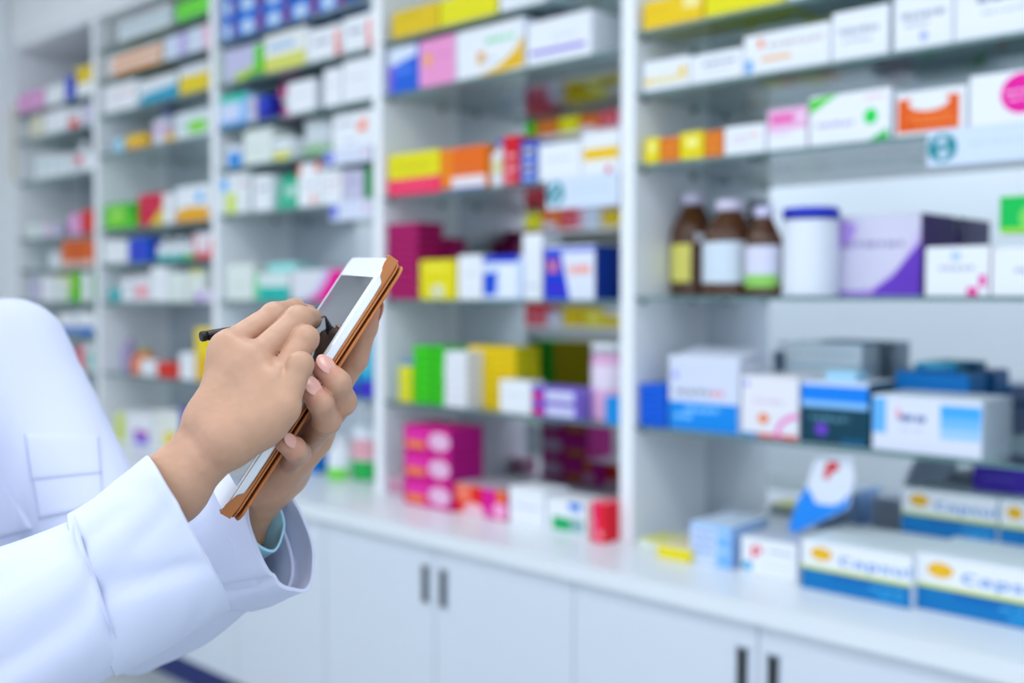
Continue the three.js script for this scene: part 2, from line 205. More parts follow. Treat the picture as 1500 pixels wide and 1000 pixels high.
  redW: ['#d8343f', '#d02f3c', '#e26a70', ['t', 20, 36, 60, 10, '#f4d6da'], ['t', 10, 60, 80, 14, '#f2c4cc'], ['t', 10, 82, 60, 10, '#f2c4cc']], blueStr: ['#5a72c4', '#6a80cc', '#5a4cb8', ['r', 20, 20, 60, 8, '#e6d8a0'], ['t', 14, 40, 70, 10, '#d5dcf0'], ['t', 14, 60, 70, 10, '#e9d9b0'], ['t', 14, 80, 70, 10, '#d5dcf0']],
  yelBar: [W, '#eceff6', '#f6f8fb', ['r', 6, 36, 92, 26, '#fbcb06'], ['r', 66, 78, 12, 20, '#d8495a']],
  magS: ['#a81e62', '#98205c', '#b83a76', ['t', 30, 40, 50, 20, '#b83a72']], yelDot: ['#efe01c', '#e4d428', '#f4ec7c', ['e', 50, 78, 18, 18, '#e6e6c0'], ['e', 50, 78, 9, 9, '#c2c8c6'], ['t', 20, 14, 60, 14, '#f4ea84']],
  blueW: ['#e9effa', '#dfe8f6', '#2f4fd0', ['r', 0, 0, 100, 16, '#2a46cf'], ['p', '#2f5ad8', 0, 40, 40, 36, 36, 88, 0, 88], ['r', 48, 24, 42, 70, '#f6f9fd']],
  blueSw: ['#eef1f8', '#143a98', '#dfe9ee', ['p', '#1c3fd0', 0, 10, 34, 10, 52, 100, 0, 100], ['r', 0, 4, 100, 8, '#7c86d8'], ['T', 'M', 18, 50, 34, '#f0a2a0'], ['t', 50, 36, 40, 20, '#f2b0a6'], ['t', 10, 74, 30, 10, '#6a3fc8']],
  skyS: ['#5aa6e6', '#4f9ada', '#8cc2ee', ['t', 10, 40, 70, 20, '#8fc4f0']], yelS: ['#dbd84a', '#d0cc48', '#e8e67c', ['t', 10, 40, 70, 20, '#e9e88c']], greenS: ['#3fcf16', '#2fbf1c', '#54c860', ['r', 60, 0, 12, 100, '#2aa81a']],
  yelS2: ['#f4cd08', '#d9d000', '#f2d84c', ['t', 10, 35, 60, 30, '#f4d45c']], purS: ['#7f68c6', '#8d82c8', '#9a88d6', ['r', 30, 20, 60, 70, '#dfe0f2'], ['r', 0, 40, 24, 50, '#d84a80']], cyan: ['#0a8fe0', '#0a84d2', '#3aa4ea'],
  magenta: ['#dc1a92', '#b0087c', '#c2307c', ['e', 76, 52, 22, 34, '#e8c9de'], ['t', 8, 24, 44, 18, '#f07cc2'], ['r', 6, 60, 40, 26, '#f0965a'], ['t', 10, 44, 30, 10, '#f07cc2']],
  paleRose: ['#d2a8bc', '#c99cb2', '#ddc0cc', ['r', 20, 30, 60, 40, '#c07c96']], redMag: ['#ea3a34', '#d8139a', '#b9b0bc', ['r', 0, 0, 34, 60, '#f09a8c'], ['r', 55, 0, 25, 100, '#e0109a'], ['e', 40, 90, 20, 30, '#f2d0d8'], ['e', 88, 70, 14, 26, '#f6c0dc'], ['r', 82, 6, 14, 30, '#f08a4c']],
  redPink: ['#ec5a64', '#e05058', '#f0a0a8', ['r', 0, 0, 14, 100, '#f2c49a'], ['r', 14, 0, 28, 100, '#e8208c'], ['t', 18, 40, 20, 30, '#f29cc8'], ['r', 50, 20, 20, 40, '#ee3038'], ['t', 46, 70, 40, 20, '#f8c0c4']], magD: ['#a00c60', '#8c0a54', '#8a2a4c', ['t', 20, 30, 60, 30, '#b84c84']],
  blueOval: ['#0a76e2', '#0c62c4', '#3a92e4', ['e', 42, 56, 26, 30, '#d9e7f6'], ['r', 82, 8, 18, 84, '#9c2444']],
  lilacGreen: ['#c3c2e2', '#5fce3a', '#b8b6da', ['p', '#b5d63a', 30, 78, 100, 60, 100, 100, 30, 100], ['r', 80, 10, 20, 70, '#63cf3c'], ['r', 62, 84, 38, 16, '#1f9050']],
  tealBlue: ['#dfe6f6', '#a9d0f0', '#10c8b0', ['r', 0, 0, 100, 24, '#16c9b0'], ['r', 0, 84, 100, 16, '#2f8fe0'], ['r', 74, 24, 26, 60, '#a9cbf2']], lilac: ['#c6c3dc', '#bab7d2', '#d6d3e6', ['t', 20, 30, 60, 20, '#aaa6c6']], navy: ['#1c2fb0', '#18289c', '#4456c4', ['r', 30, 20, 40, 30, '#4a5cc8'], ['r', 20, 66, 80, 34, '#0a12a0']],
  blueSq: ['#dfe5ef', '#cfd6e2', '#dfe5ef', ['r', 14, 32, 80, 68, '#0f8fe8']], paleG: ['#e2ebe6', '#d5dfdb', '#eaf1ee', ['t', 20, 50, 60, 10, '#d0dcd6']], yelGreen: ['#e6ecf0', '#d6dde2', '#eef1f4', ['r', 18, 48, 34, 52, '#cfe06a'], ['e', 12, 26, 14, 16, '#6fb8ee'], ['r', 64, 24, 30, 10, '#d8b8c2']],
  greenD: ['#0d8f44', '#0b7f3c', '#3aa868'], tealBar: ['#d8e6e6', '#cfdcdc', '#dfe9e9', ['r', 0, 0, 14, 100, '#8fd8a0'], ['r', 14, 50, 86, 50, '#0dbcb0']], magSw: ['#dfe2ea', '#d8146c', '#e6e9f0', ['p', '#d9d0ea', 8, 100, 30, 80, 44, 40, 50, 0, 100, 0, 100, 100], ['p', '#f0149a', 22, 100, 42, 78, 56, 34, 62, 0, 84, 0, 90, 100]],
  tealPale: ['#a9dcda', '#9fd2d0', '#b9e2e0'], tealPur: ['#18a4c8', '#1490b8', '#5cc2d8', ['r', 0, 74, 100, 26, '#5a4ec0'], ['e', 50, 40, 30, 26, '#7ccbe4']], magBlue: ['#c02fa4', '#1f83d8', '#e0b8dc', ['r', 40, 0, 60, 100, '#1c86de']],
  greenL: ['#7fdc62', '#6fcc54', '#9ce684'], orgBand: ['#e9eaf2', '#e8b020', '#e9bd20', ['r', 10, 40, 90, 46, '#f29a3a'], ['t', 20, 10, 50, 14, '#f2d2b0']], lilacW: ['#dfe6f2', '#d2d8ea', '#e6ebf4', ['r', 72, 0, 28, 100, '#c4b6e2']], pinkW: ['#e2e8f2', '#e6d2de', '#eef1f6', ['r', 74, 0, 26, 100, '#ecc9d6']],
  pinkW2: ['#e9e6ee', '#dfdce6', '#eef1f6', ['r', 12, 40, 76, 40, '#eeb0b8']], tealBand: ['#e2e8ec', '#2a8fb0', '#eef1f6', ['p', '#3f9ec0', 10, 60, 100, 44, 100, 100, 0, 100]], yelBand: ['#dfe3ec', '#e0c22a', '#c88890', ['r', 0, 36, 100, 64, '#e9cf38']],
  cyanP: ['#b5d8ea', '#a5c8da', '#c5e0ee'], yelBr: ['#e6c05a', '#d8b04c', '#eed48c', ['r', 0, 70, 100, 30, '#e0a04a']], greenDot: ['#d9e4ea', '#cfdae0', '#e2eaee', ['e', 66, 60, 30, 26, '#8fd66a'], ['t', 10, 40, 30, 14, '#a9c0cc']],
  green2: ['#5fc63c', '#2f9c2a', '#a6dcb0', ['e', 40, 40, 26, 20, '#a4dd74'], ['r', 70, 0, 30, 60, '#3fae34'], ['t', 10, 70, 50, 14, '#bfe86a']], redYel: ['#cf3350', '#e6dcc8', '#e0607a', ['p', '#e9cf1c', 40, 100, 100, 40, 100, 100], ['t', 20, 30, 50, 10, '#dc6078']],
  blueV: ['#1f52d2', '#1846bc', '#4a70d8', ['r', 30, 36, 30, 40, '#5648b8']], redSq: ['#e6dfe8', '#dcd4de', '#eef1f6', ['r', 0, 0, 14, 100, '#e0706e'], ['r', 0, 74, 100, 26, '#d83c40'], ['r', 80, 30, 20, 50, '#e05a5c']], tealD: ['#3fb0b4', '#38a0a4', '#80ccce'], paleY: ['#dfe8e2', '#d2dcd6', '#dcdc8c', ['r', 20, 0, 60, 14, '#d8d87c']], purW: ['#dcd4ea', '#d2cae0', '#e6e0f0', ['r', 0, 40, 40, 60, '#9060c0']],
  redB: ['#d8382f', '#c83028', '#e87068', ['t', 20, 40, 50, 20, '#e86a62']], yelT: ['#efd65a', '#e2c84c', '#efe6a0', ['r', 0, 50, 100, 50, '#f0c026']], limeW: ['#dfe8c8', '#d4dcc0', '#e8eed8', ['r', 30, 10, 60, 80, '#d0dc58']], purpSq: ['#e8ecf2', '#dce2ea', '#eef1f6', ['r', 30, 54, 52, 20, '#b04cb0'], ['r', 30, 70, 52, 24, '#8f86d8']], yelSq: ['#e8ece8', '#dce2de', '#eef1f6', ['r', 40, 50, 50, 44, '#ead63a'], ['t', 10, 20, 50, 10, '#d8d4b0']],
  pink2: ['#dfb0d4', '#d4a4c8', '#e8c8e0', ['t', 20, 40, 50, 14, '#e6c2de']], beige: ['#dfdcc4', '#d4d0b8', '#e6e4d2'], redLow: ['#dfe3ec', '#d4d8e2', '#e8ecf2', ['r', 0, 50, 70, 50, '#e26f6c']], orgC: ['#e0682a', '#d45c22', '#ea9060', ['r', 0, 74, 100, 26, '#dfc0b4'], ['t', 20, 30, 60, 16, '#c8501a']], greenP2: ['#6cc444', '#5cb238', '#98d87c', ['r', 0, 0, 24, 60, '#cfd86a']],
  pinkR: ['#e07a88', '#d46c7a', '#eaa4ae'], tealW: ['#dfe8e8', '#d2dcdc', '#e8eeee', ['r', 40, 30, 50, 50, '#5fc0b4']],
};
const vivid = hex => { const c = new THREE.Color(hex), l = {}; c.getHSL(l); return '#' + c.setHSL(l.h, Math.min(1, l.s * (l.s > 0.35 ? 1.25 : 1)), l.s > 0.35 ? l.l * 0.94 : l.l).getHexString(); }; // coated card prints in saturated inks
for (const k in PRINT) PRINT[k] = PRINT[k].map(m => typeof m === 'string' ? vivid(m) : m.map(v => typeof v === 'string' && v[0] === '#' ? vivid(v) : v));
const CELL = 128, COLS = 16, atlas = document.createElement('canvas'); atlas.width = atlas.height = 2048;
const pen = atlas.getContext('2d');
pen.fillStyle = '#ffffff'; pen.fillRect(0, 0, 2048, 2048);
const SLOT = {};
Object.entries(PRINT).forEach(([name, [front, side, top, ...marks]], n) => {
  const ox = (n % COLS) * CELL, oy = Math.floor(n / COLS) * CELL, fw = 128, fh = 108, X = v => ox + v * fw / 100, Y = v => oy + v * fh / 100;
  SLOT[name] = [ox, oy];
  pen.save(); pen.beginPath(); pen.rect(ox, oy, fw, fh); pen.clip();
  pen.fillStyle = front; pen.fillRect(ox, oy, fw, fh);
  for (const [k, ...a] of marks) {
    if (k === 'r') { pen.fillStyle = a[4]; pen.fillRect(X(a[0]), Y(a[1]), a[2] * fw / 100, a[3] * fh / 100); }
    else if (k === 'e') { pen.fillStyle = a[4]; pen.beginPath(); pen.ellipse(X(a[0]), Y(a[1]), a[2] * fw / 100, a[3] * fh / 100, 0, 0, 7); pen.fill(); }
    else if (k === 'o') { pen.strokeStyle = a[4]; pen.lineWidth = 8; pen.beginPath(); pen.ellipse(X(a[0]), Y(a[1]), a[2] * fw / 100 - 3, a[3] * fh / 100 - 3, 0, 0, 7); pen.stroke(); if (name.includes('Card')) { pen.fillStyle = a[4]; pen.beginPath(); pen.ellipse(X(a[0] - 1), Y(a[1]), a[2] * fw / 220, a[3] * fh / 220, 0.6, 0, 7); pen.fill(); } }
    else if (k === 'p') { pen.fillStyle = a[0]; pen.beginPath(); for (let i = 1; i < a.length; i += 2) pen.lineTo(X(a[i]), Y(a[i + 1])); pen.closePath(); pen.fill(); }
    else if (k === 't') { pen.fillStyle = a[4]; let x = a[0]; const end = a[0] + a[2]; while (x < end) { const l = Math.min(end - x, 5 + rnd() * 9); pen.fillRect(X(x), Y(a[1] + rnd() * 2), l * fw / 100, a[3] * 0.75 * fh / 100); x += l + 2.5; } }
    else { pen.fillStyle = a[4]; pen.font = `bold ${Math.round(a[3] * fh / 100)}px sans-serif`; pen.textAlign = 'center'; pen.fillText(a[0], X(a[1]), Y(a[2])); }
  }
  pen.restore();
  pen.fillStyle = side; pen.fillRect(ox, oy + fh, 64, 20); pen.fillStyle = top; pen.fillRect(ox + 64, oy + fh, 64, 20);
});
const atlasTexture = new THREE.CanvasTexture(atlas); atlasTexture.colorSpace = THREE.SRGBColorSpace; atlasTexture.magFilter = THREE.LinearFilter;
const CARD = new THREE.MeshPhysicalMaterial({ map: atlasTexture, roughness: 0.5, specularIntensity: 0.6 });
// a folded carton: chamfered edges, front print, plain sides; base at y 0, front at z 0
function cartonGeometry(w, h, d, name) {
  const c = Math.min(0.0012, w * 0.08, h * 0.08), [ox, oy] = SLOT[name], P = [], U = [];
  const u = px => px / 2048, v = py => 1 - py / 2048;
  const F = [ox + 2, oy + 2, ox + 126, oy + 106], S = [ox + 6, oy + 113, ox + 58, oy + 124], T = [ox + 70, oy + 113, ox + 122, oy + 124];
  const quad = (a, b, c2, e, R) => { P.push(...a, ...b, ...c2, ...a, ...c2, ...e); const t = [[R[0], R[3]], [R[2], R[3]], [R[2], R[1]], [R[0], R[3]], [R[2], R[1]], [R[0], R[1]]]; t.forEach(([x, y]) => U.push(u(x), v(y))); };
  const x0 = 0, x1 = w, y0 = 0, y1 = h, z0 = -d, z1 = 0;
  quad([x0 + c, y0 + c, z1], [x1 - c, y0 + c, z1], [x1 - c, y1 - c, z1], [x0 + c, y1 - c, z1], F);
  quad([x1 - c, y0 + c, z0], [x0 + c, y0 + c, z0], [x0 + c, y1 - c, z0], [x1 - c, y1 - c, z0], F);
  quad([x1, y0 + c, z1 - c], [x1, y0 + c, z0 + c], [x1, y1 - c, z0 + c], [x1, y1 - c, z1 - c], S);
  quad([x0, y0 + c, z0 + c], [x0, y0 + c, z1 - c], [x0, y1 - c, z1 - c], [x0, y1 - c, z0 + c], S);
  quad([x0 + c, y1, z1 - c], [x1 - c, y1, z1 - c], [x1 - c, y1, z0 + c], [x0 + c, y1, z0 + c], T);
  quad([x0 + c, y0, z0 + c], [x1 - c, y0, z0 + c], [x1 - c, y0, z1 - c], [x0 + c, y0, z1 - c], T);
  // edges
  quad([x1 - c, y0 + c, z1], [x1, y0 + c, z1 - c], [x1, y1 - c, z1 - c], [x1 - c, y1 - c, z1], S);
  quad([x0, y0 + c, z1 - c], [x0 + c, y0 + c, z1], [x0 + c, y1 - c, z1], [x0, y1 - c, z1 - c], S);
  quad([x1, y0 + c, z0 + c], [x1 - c, y0 + c, z0], [x1 - c, y1 - c, z0], [x1, y1 - c, z0 + c], S);
  quad([x0 + c, y0 + c, z0], [x0, y0 + c, z0 + c], [x0, y1 - c, z0 + c], [x0 + c, y1 - c, z0], S);
  quad([x0 + c, y1 - c, z1], [x1 - c, y1 - c, z1], [x1 - c, y1, z1 - c], [x0 + c, y1, z1 - c], T);
  quad([x1 - c, y1 - c, z0], [x0 + c, y1 - c, z0], [x0 + c, y1, z0 + c], [x1 - c, y1, z0 + c], T);
  quad([x1, y1 - c, z1 - c], [x1, y1 - c, z0 + c], [x1 - c, y1, z0 + c], [x1 - c, y1, z1 - c], T);
  quad([x0, y1 - c, z0 + c], [x0, y1 - c, z1 - c], [x0 + c, y1, z1 - c], [x0 + c, y1, z0 + c], T);
  quad([x0 + c, y0, z1 - c], [x1 - c, y0, z1 - c], [x1 - c, y0 + c, z1], [x0 + c, y0 + c, z1], T);
  quad([x1 - c, y0, z0 + c], [x0 + c, y0, z0 + c], [x0 + c, y0 + c, z0], [x1 - c, y0 + c, z0], T);
  quad([x1 - c, y0, z1 - c], [x1 - c, y0, z0 + c], [x1, y0 + c, z0 + c], [x1, y0 + c, z1 - c], T);
  quad([x0 + c, y0, z0 + c], [x0 + c, y0, z1 - c], [x0, y0 + c, z1 - c], [x0, y0 + c, z0 + c], T);
  const g = new THREE.BufferGeometry();
  g.setAttribute('position', new THREE.Float32BufferAttribute(P, 3)); g.setAttribute('uv', new THREE.Float32BufferAttribute(U, 2)); g.computeVertexNormals(); return g;
}
// a flat printed sheet (for labels and flaps) taking the side or top colour of a print
function plainUV(g, name, which) {
  const [ox, oy] = SLOT[name], a = g.attributes.uv, cx = ox + (which === 'side' ? 32 : 96), cy = oy + 118;
  for (let i = 0; i < a.count; i++) a.setXY(i, cx / 2048, 1 - cy / 2048); return g;
}
function frontUV(g, name) {
  const [ox, oy] = SLOT[name], a = g.attributes.uv;
  for (let i = 0; i < a.count; i++) a.setXY(i, (ox + 2 + a.getX(i) * 124) / 2048, 1 - (oy + 106 - a.getY(i) * 104) / 2048); return g;
}
const PRODUCTS = [
  ['E', 1.975, -1.588, 0.171, 0.069, -0.014, 0.16, 'yellowW', 'bright yellow carton with white mark', 'box', 1],
  ['E', 1.975, -1.412, 0.204, 0.082, -0.014, 0.16, 'yellow2', 'plain lemon yellow carton', 'box', 1],
  ['E', 1.975, -1.201, 0.166, 0.077, -0.014, 0.16, 'white', 'plain white carton', 'box', 1],
  ['E', 1.829, -1.587, 0.134, 0.073, -0.014, 0.15, 'gold', 'low white carton with gold print', 'box', 1],
  ['E', 1.829, -1.45, 0.139, 0.068, -0.014, 0.15, 'whiteT', 'low white carton with grey lettering', 'box', 1],
  ['E', 1.829, -1.308, 0.208, 0.089, -0.014, 0.15, 'whiteO', 'long white carton with orange line', 'box', 1],
  ['E', 1.829, -1.096, 0.123, 0.102, -0.014, 0.15, 'whiteT2', 'white carton with two grey text lines', 'box', 1],
  ['E', 1.829, -0.962, 0.118, 0.112, -0.014, 0.15, 'whiteT3', 'white carton with blue seal', 'box', 1],
  ['E', 1.829, -0.841, 0.175, 0.115, -0.014, 0.15, 'whiteT', 'wide white carton with bold dark lettering', 'box', 1],
  ['E', 1.658, -1.584, 0.046, 0.062, -0.014, 0.08, 'yelB', 'small yellow carton at the left end', 'box', 1],
  ['E', 1.658, -1.536, 0.055, 0.059, -0.014, 0.08, 'orgB', 'small orange carton beside left yellow one', 'box', 1],
  ['E', 1.658, -1.479, 0.066, 0.065, -0.014, 0.08, 'yelB', 'yellow carton between two orange ones', 'box', 1],
  ['E', 1.658, -1.41, 0.05, 0.061, -0.014, 0.08, 'orgB', 'small orange carton beside white one', 'box', 1],
  ['E', 1.658, -1.357, 0.105, 0.064, -0.014, 0.1, 'whiteP', 'low white carton with pink text', 'box', 1],
  ['E', 1.658, -1.247, 0.096, 0.09, -0.014, 0.1, 'pinkTop', 'white carton with pink upper half', 'box', 1],
  ['E', 1.658, -1.146, 0.18, 0.105, -0.014, 0.1, 'leaf', 'white carton with green corners and dot', 'box', 1],
  ['E', 1.658, -0.956, 0.141, 0.089, -0.014, 0.1, 'orgPanel', 'white carton with orange panel', 'box', 1],
  ['E', 1.658, -0.81, 0.147, 0.103, -0.014, 0.1, 'pinkDot', 'white carton with magenta disc', 'box', 1],
  ['E', 1.658, -0.881, 0.228, 0.07, 0.003, 0.07, 'tealCard', 'white card with teal ring below shelf edge', 'card', 1],
  ['E', 1.34, -1.598, 0.111, 0.257, -0.11, 0.1, 'brown', 'tall brown bottle with yellow label', 'bbottle', 1],
  ['E', 1.34, -1.45, 0.125, 0.225, -0.025, 0.1, 'brown2', 'brown bottle with pale blue label', 'bbottle', 1],
  ['E', 1.34, -1.322, 0.082, 0.202, -0.02, 0.1, 'brown3', 'slim brown bottle with green based label', 'bbottle', 1],
  ['E', 1.34, -1.23, 0.122, 0.193, -0.008, 0.1, 'jarBlue', 'white jar with blue lid', 'jar', 1],
  ['E', 1.34, -1.166, 0.22, 0.176, -0.125, 0.18, 'purpleSw', 'large white carton with purple swoosh', 'box', 1],
  ['E', 1.34, -0.89, 0.124, 0.097, -0.014, 0.12, 'pinkSq', 'white carton with magenta squares', 'box', 1],
  ['E', 1.34, -0.762, 0.106, 0.093, -0.014, 0.12, 'pinkSq2', 'white carton under the green packs', 'box', 1],
  ['E', 1.459, -0.752, 0.07, 0.07, -0.02, 0.05, 'greenP', 'green pack on a white carton, left one', 'box', 1],
  ['E', 1.459, -0.678, 0.054, 0.085, -0.02, 0.05, 'greenP', 'green pack on a white carton, right one', 'box', 1],
  ['E', 1.025, -1.593, 0.081, 0.103, -0.014, 0.1, 'blueS', 'flat royal blue box', 'box', 6],
  ['E', 1.025, -1.506, 0.193, 0.188, -0.014, 0.13, 'whiteBlue', 'tall white carton with sky blue base', 'flapbox', 1],
  ['E', 1.025, -1.307, 0.143, 0.138, -0.014, 0.12, 'pinkArc', 'white carton with pink arc and orange dot', 'box', 1],
  ['E', 1.025, -1.159, 0.155, 0.135, -0.014, 0.13, 'darkTeal', 'dark teal carton with bright blue band', 'box', 1],
  ['E', 1.025, -0.996, 0.222, 0.114, -0.014, 0.16, 'gradBlue', 'wide white carton with pale blue ends', 'box', 1],
  ['E', 1.025, -1.298, 0.191, 0.208, -0.19, 0.09, 'paleSt', 'flat pale blue box', 'box', 4],
  ['E', 1.025, -1.031, 0.16, 0.151, -0.2, 0.1, 'blueTray', 'blue flat carton behind the wide carton', 'box', 1],
  ['E', 0.735, -1.559, 0.082, 0.025, 0.035, 0.1, 'paleY', 'flat pale carton behind the yellow one', 'box', 1],
  ['E', 1.16, -1.109, 0.07, 0.022, -0.03, 0.05, 'cyanP', 'small pale cyan pack on dark teal carton', 'box', 1],
  ['E', 1.177, -1.001, 0.09, 0.018, -0.23, 0.05, 'tealPur', 'small teal pack on blue flat carton', 'box', 1],
  ['E', 0.735, -1.477, 0.091, 0.029, 0.07, 0.1, 'yelFlat', 'flat yellow carton on counter', 'box', 1],
  ['E', 0.735, -1.396, 0.108, 0.093, 0.055, 0.16, 'blueChk', 'blue and white patterned upright carton', 'box', 1],
  ['E', 0.735, -1.259, 0.137, 0.083, 0.059, 0.12, 'redP', 'white carton with red letter mark', 'box', 1],
  ['E', 0.735, -1.103, 0.235, 0.104, 0.079, 0.2, 'capsul', 'large white and blue carton, left of front pair', 'box', 1],
  ['E', 0.735, -0.868, 0.244, 0.11, 0.059, 0.2, 'capsul', 'large white and blue carton, right of front pair', 'box', 1],
  ['E', 0.735, -0.985, 0.2, 0.2, -0.135, 0.13, 'capsul', 'white and blue carton in back row, left pile', 'box', 2],
  ['E', 0.735, -0.78, 0.15, 0.2, -0.135, 0.13, 'capsul', 'white and blue carton in back row, right pile', 'box', 2],
  ['E', 0.935, -0.86, 0.12, 0.05, -0.2, 0.08, 'purpleB', 'purple carton on top of back row', 'box', 1],
  ['E', 0.819, -1.177, 0.13, 0.184, -0.03, 0.01, 'blueCard', 'blue and white header card with red mark', 'hcard', 1],
  ['D', 2.105, -2.523, 0.206, 0.082, -0.014, 0.16, 'yellow3', 'deep yellow low carton', 'box', 1],
  ['D', 2.105, -2.311, 0.23, 0.08, -0.014, 0.16, 'yellow2', 'lemon yellow low carton', 'box', 1],
  ['D', 2.105, -2.071, 0.169, 0.074, -0.014, 0.16, 'white', 'pale white low carton', 'box', 1],
  ['D', 1.945, -2.537, 0.127, 0.138, -0.014, 0.12, 'blueHalf', 'white carton with blue lower half', 'box', 1],
  ['D', 1.945, -2.403, 0.157, 0.138, -0.014, 0.12, 'pink', 'pink carton with gold seal', 'box', 1],
  ['D', 1.945, -2.24, 0.261, 0.138, -0.014, 0.12, 'ySwoosh', 'white carton with yellow swoosh and green print', 'box', 1],
  ['D', 1.945, -1.969, 0.22, 0.116, -0.014, 0.12, 'purLine', 'white carton with thin purple line', 'box', 1],
  ['D', 1.64, -2.545, 0.235, 0.126, -0.014, 0.1, 'yelPink', 'yellow over pink carton', 'box', 1],
  ['D', 1.64, -2.304, 0.178, 0.12, -0.014, 0.1, 'orange', 'orange carton with white base', 'box', 1],
  ['D', 1.64, -2.124, 0.055, 0.13, -0.02, 0.05, 'wb', 'white bottle with blue cap', 'bottle', 1],
  ['D', 1.64, -2.058, 0.059, 0.133, -0.014, 0.08, 'redW', 'red and white narrow carton', 'box', 1],
  ['D', 1.64, -1.992, 0.057, 0.114, -0.014, 0.08, 'blueStr', 'blue striped narrow carton', 'box', 1],
  ['D', 1.64, -1.927, 0.143, 0.097, -0.014, 0.1, 'white', 'plain white carton above teal ring card', 'box', 1],
  ['D', 1.64, -1.78, 0.121, 0.112, -0.014, 0.1, 'yelBar', 'white carton with yellow bar', 'box', 1],
  ['D', 1.64, -1.88, 0.236, 0.08, 0.003, 0.08, 'tealCard', 'white card with teal ring below shelf edge', 'card', 1],
  ['D', 1.33, -2.55, 0.141, 0.23, -0.014, 0.1, 'magS', 'flat crimson box', 'box', 10],
  ['D', 1.33, -2.51, 0.102, 0.189, -0.13, 0.08, 'magS', 'flat crimson box farther back', 'box', 8],
  ['D', 1.33, -2.401, 0.155, 0.115, -0.014, 0.09, 'yelDot', 'yellow carton with white dot', 'box', 1],
  ['D', 1.33, -2.237, 0.097, 0.126, -0.014, 0.1, 'white', 'plain white upright carton', 'box', 1],
  ['D', 1.33, -2.135, 0.138, 0.122, -0.014, 0.1, 'blueW', 'blue and white squat carton', 'box', 1],
  ['D', 1.33, -2.001, 0.072, 0.179, -0.03, 0.08, 'whiteTall', 'tall white carton', 'box', 1],
  ['D', 1.33, -1.908, 0.174, 0.141, -0.014, 0.17, 'blueSw', 'blue and white carton with red print', 'box', 1],
  ['D', 1.022, -2.55, 0.045, 0.118, -0.075, 0.05, 'skyS', 'flat sky blue box', 'box', 5],
  ['D', 1.022, -2.502, 0.063, 0.11, -0.014, 0.05, 'yelS', 'flat pale yellow box', 'box', 5],
  ['D', 1.022, -2.433, 0.132, 0.174, -0.014, 0.1, 'greenS', 'flat bright green box', 'box', 7],
  ['D', 1.022, -2.295, 0.091, 0.162, -0.014, 0.1, 'whiteS', 'flat white box', 'box', 7],
  ['D', 1.022, -2.264, 0.192, 0.177, -0.08, 0.1, 'yelS2', 'flat golden yellow box', 'box', 8],
  ['D', 1.022, -2.071, 0.115, 0.089, -0.014, 0.06, 'white', 'white carton before the golden stack', 'box', 1],
  ['D', 1.022, -1.949, 0.162, 0.079, -0.014, 0.09, 'purS', 'flat purple and white box', 'box', 2],
  ['D', 1.022, -1.81, 0.121, 0.197, -0.05, 0.1, 'pinkTub', 'pink tub with white lid', 'jar', 1],
  ['D', 1.022, -1.693, 0.047, 0.069, -0.004, 0.03, 'cyan', 'small cyan blue carton before pink tub', 'box', 1],
  ['D', 0.735, -2.404, 0.2, 0.234, 0.047, 0.13, 'magenta', 'magenta carton with white ovals', 'box', 3],
  ['D', 0.735, -2.553, 0.066, 0.053, -0.016, 0.06, 'paleRose', 'small rose carton left of magenta stack', 'box', 1],
  ['D', 0.735, -2.212, 0.209, 0.082, 0.03, 0.13, 'redMag', 'low red and magenta carton', 'box', 1],
  ['D', 0.735, -1.989, 0.128, 0.098, 0.034, 0.1, 'whiteS', 'low white carton beside red and magenta one', 'box', 1],
  ['D', 0.735, -1.854, 0.136, 0.086, 0.034, 0.1, 'whiteGreen', 'white carton with green mark', 'box', 1],
  ['D', 0.735, -1.693, 0.047, 0.1, 0.053, 0.07, 'redPink', 'upright red and pink carton', 'box', 1],
  ['D', 0.735, -2.388, 0.19, 0.053, -0.347, 0.1, 'magD', 'low crimson carton at the back', 'box', 1],
  ['C', 2.25, -3.466, 0.085, 0.081, -0.014, 0.1, 'blueOval', 'first blue oval carton from left, lower tier', 'box', 1],
  ['C', 2.25, -3.371, 0.158, 0.079, -0.014, 0.1, 'blueOval', 'second blue oval carton from left, lower tier', 'box', 1],
  ['C', 2.25, -3.204, 0.145, 0.072, -0.014, 0.1, 'blueOval', 'third blue oval carton from left, lower tier', 'box', 1],
  ['C', 2.25, -3.051, 0.148, 0.071, -0.014, 0.1, 'blueOval', 'fourth blue oval carton from left, lower tier', 'box', 1],
  ['C', 2.25, -2.895, 0.133, 0.073, -0.014, 0.1, 'blueOval', 'fifth blue oval carton from left, lower tier', 'box', 1],
  ['C', 2.332, -3.466, 0.085, 0.077, -0.014, 0.1, 'blueOval', 'first blue oval carton from left, upper tier', 'box', 1],
  ['C', 2.33, -3.371, 0.158, 0.075, -0.014, 0.1, 'blueOval', 'second blue oval carton from left, upper tier', 'box', 1],
  ['C', 2.323, -3.204, 0.145, 0.069, -0.014, 0.1, 'blueOval', 'third blue oval carton from left, upper tier', 'box', 1],
  ['C', 2.1, -3.463, 0.248, 0.119, -0.014, 0.1, 'lilacGreen', 'lilac and green pack', 'box', 1],
  ['C', 2.1, -3.202, 0.242, 0.128, -0.014, 0.12, 'whiteYel', 'white carton with pale yellow base', 'box', 1],
  ['C', 2.1, -2.952, 0.185, 0.104, -0.014, 0.12, 'whiteRed', 'white carton with red end, left one', 'box', 1],
  ['C', 2.1, -2.759, 0.146, 0.112, -0.014, 0.12, 'whiteRed', 'white carton with red end, right one', 'box', 1],
  ['C', 1.945, -3.486, 0.17, 0.115, -0.014, 0.1, 'tealBlue', 'white carton with teal top and blue base', 'box', 1],
  ['C', 1.945, -3.311, 0.056, 0.091, -0.014, 0.1, 'lilac', 'narrow lilac carton', 'box', 1],
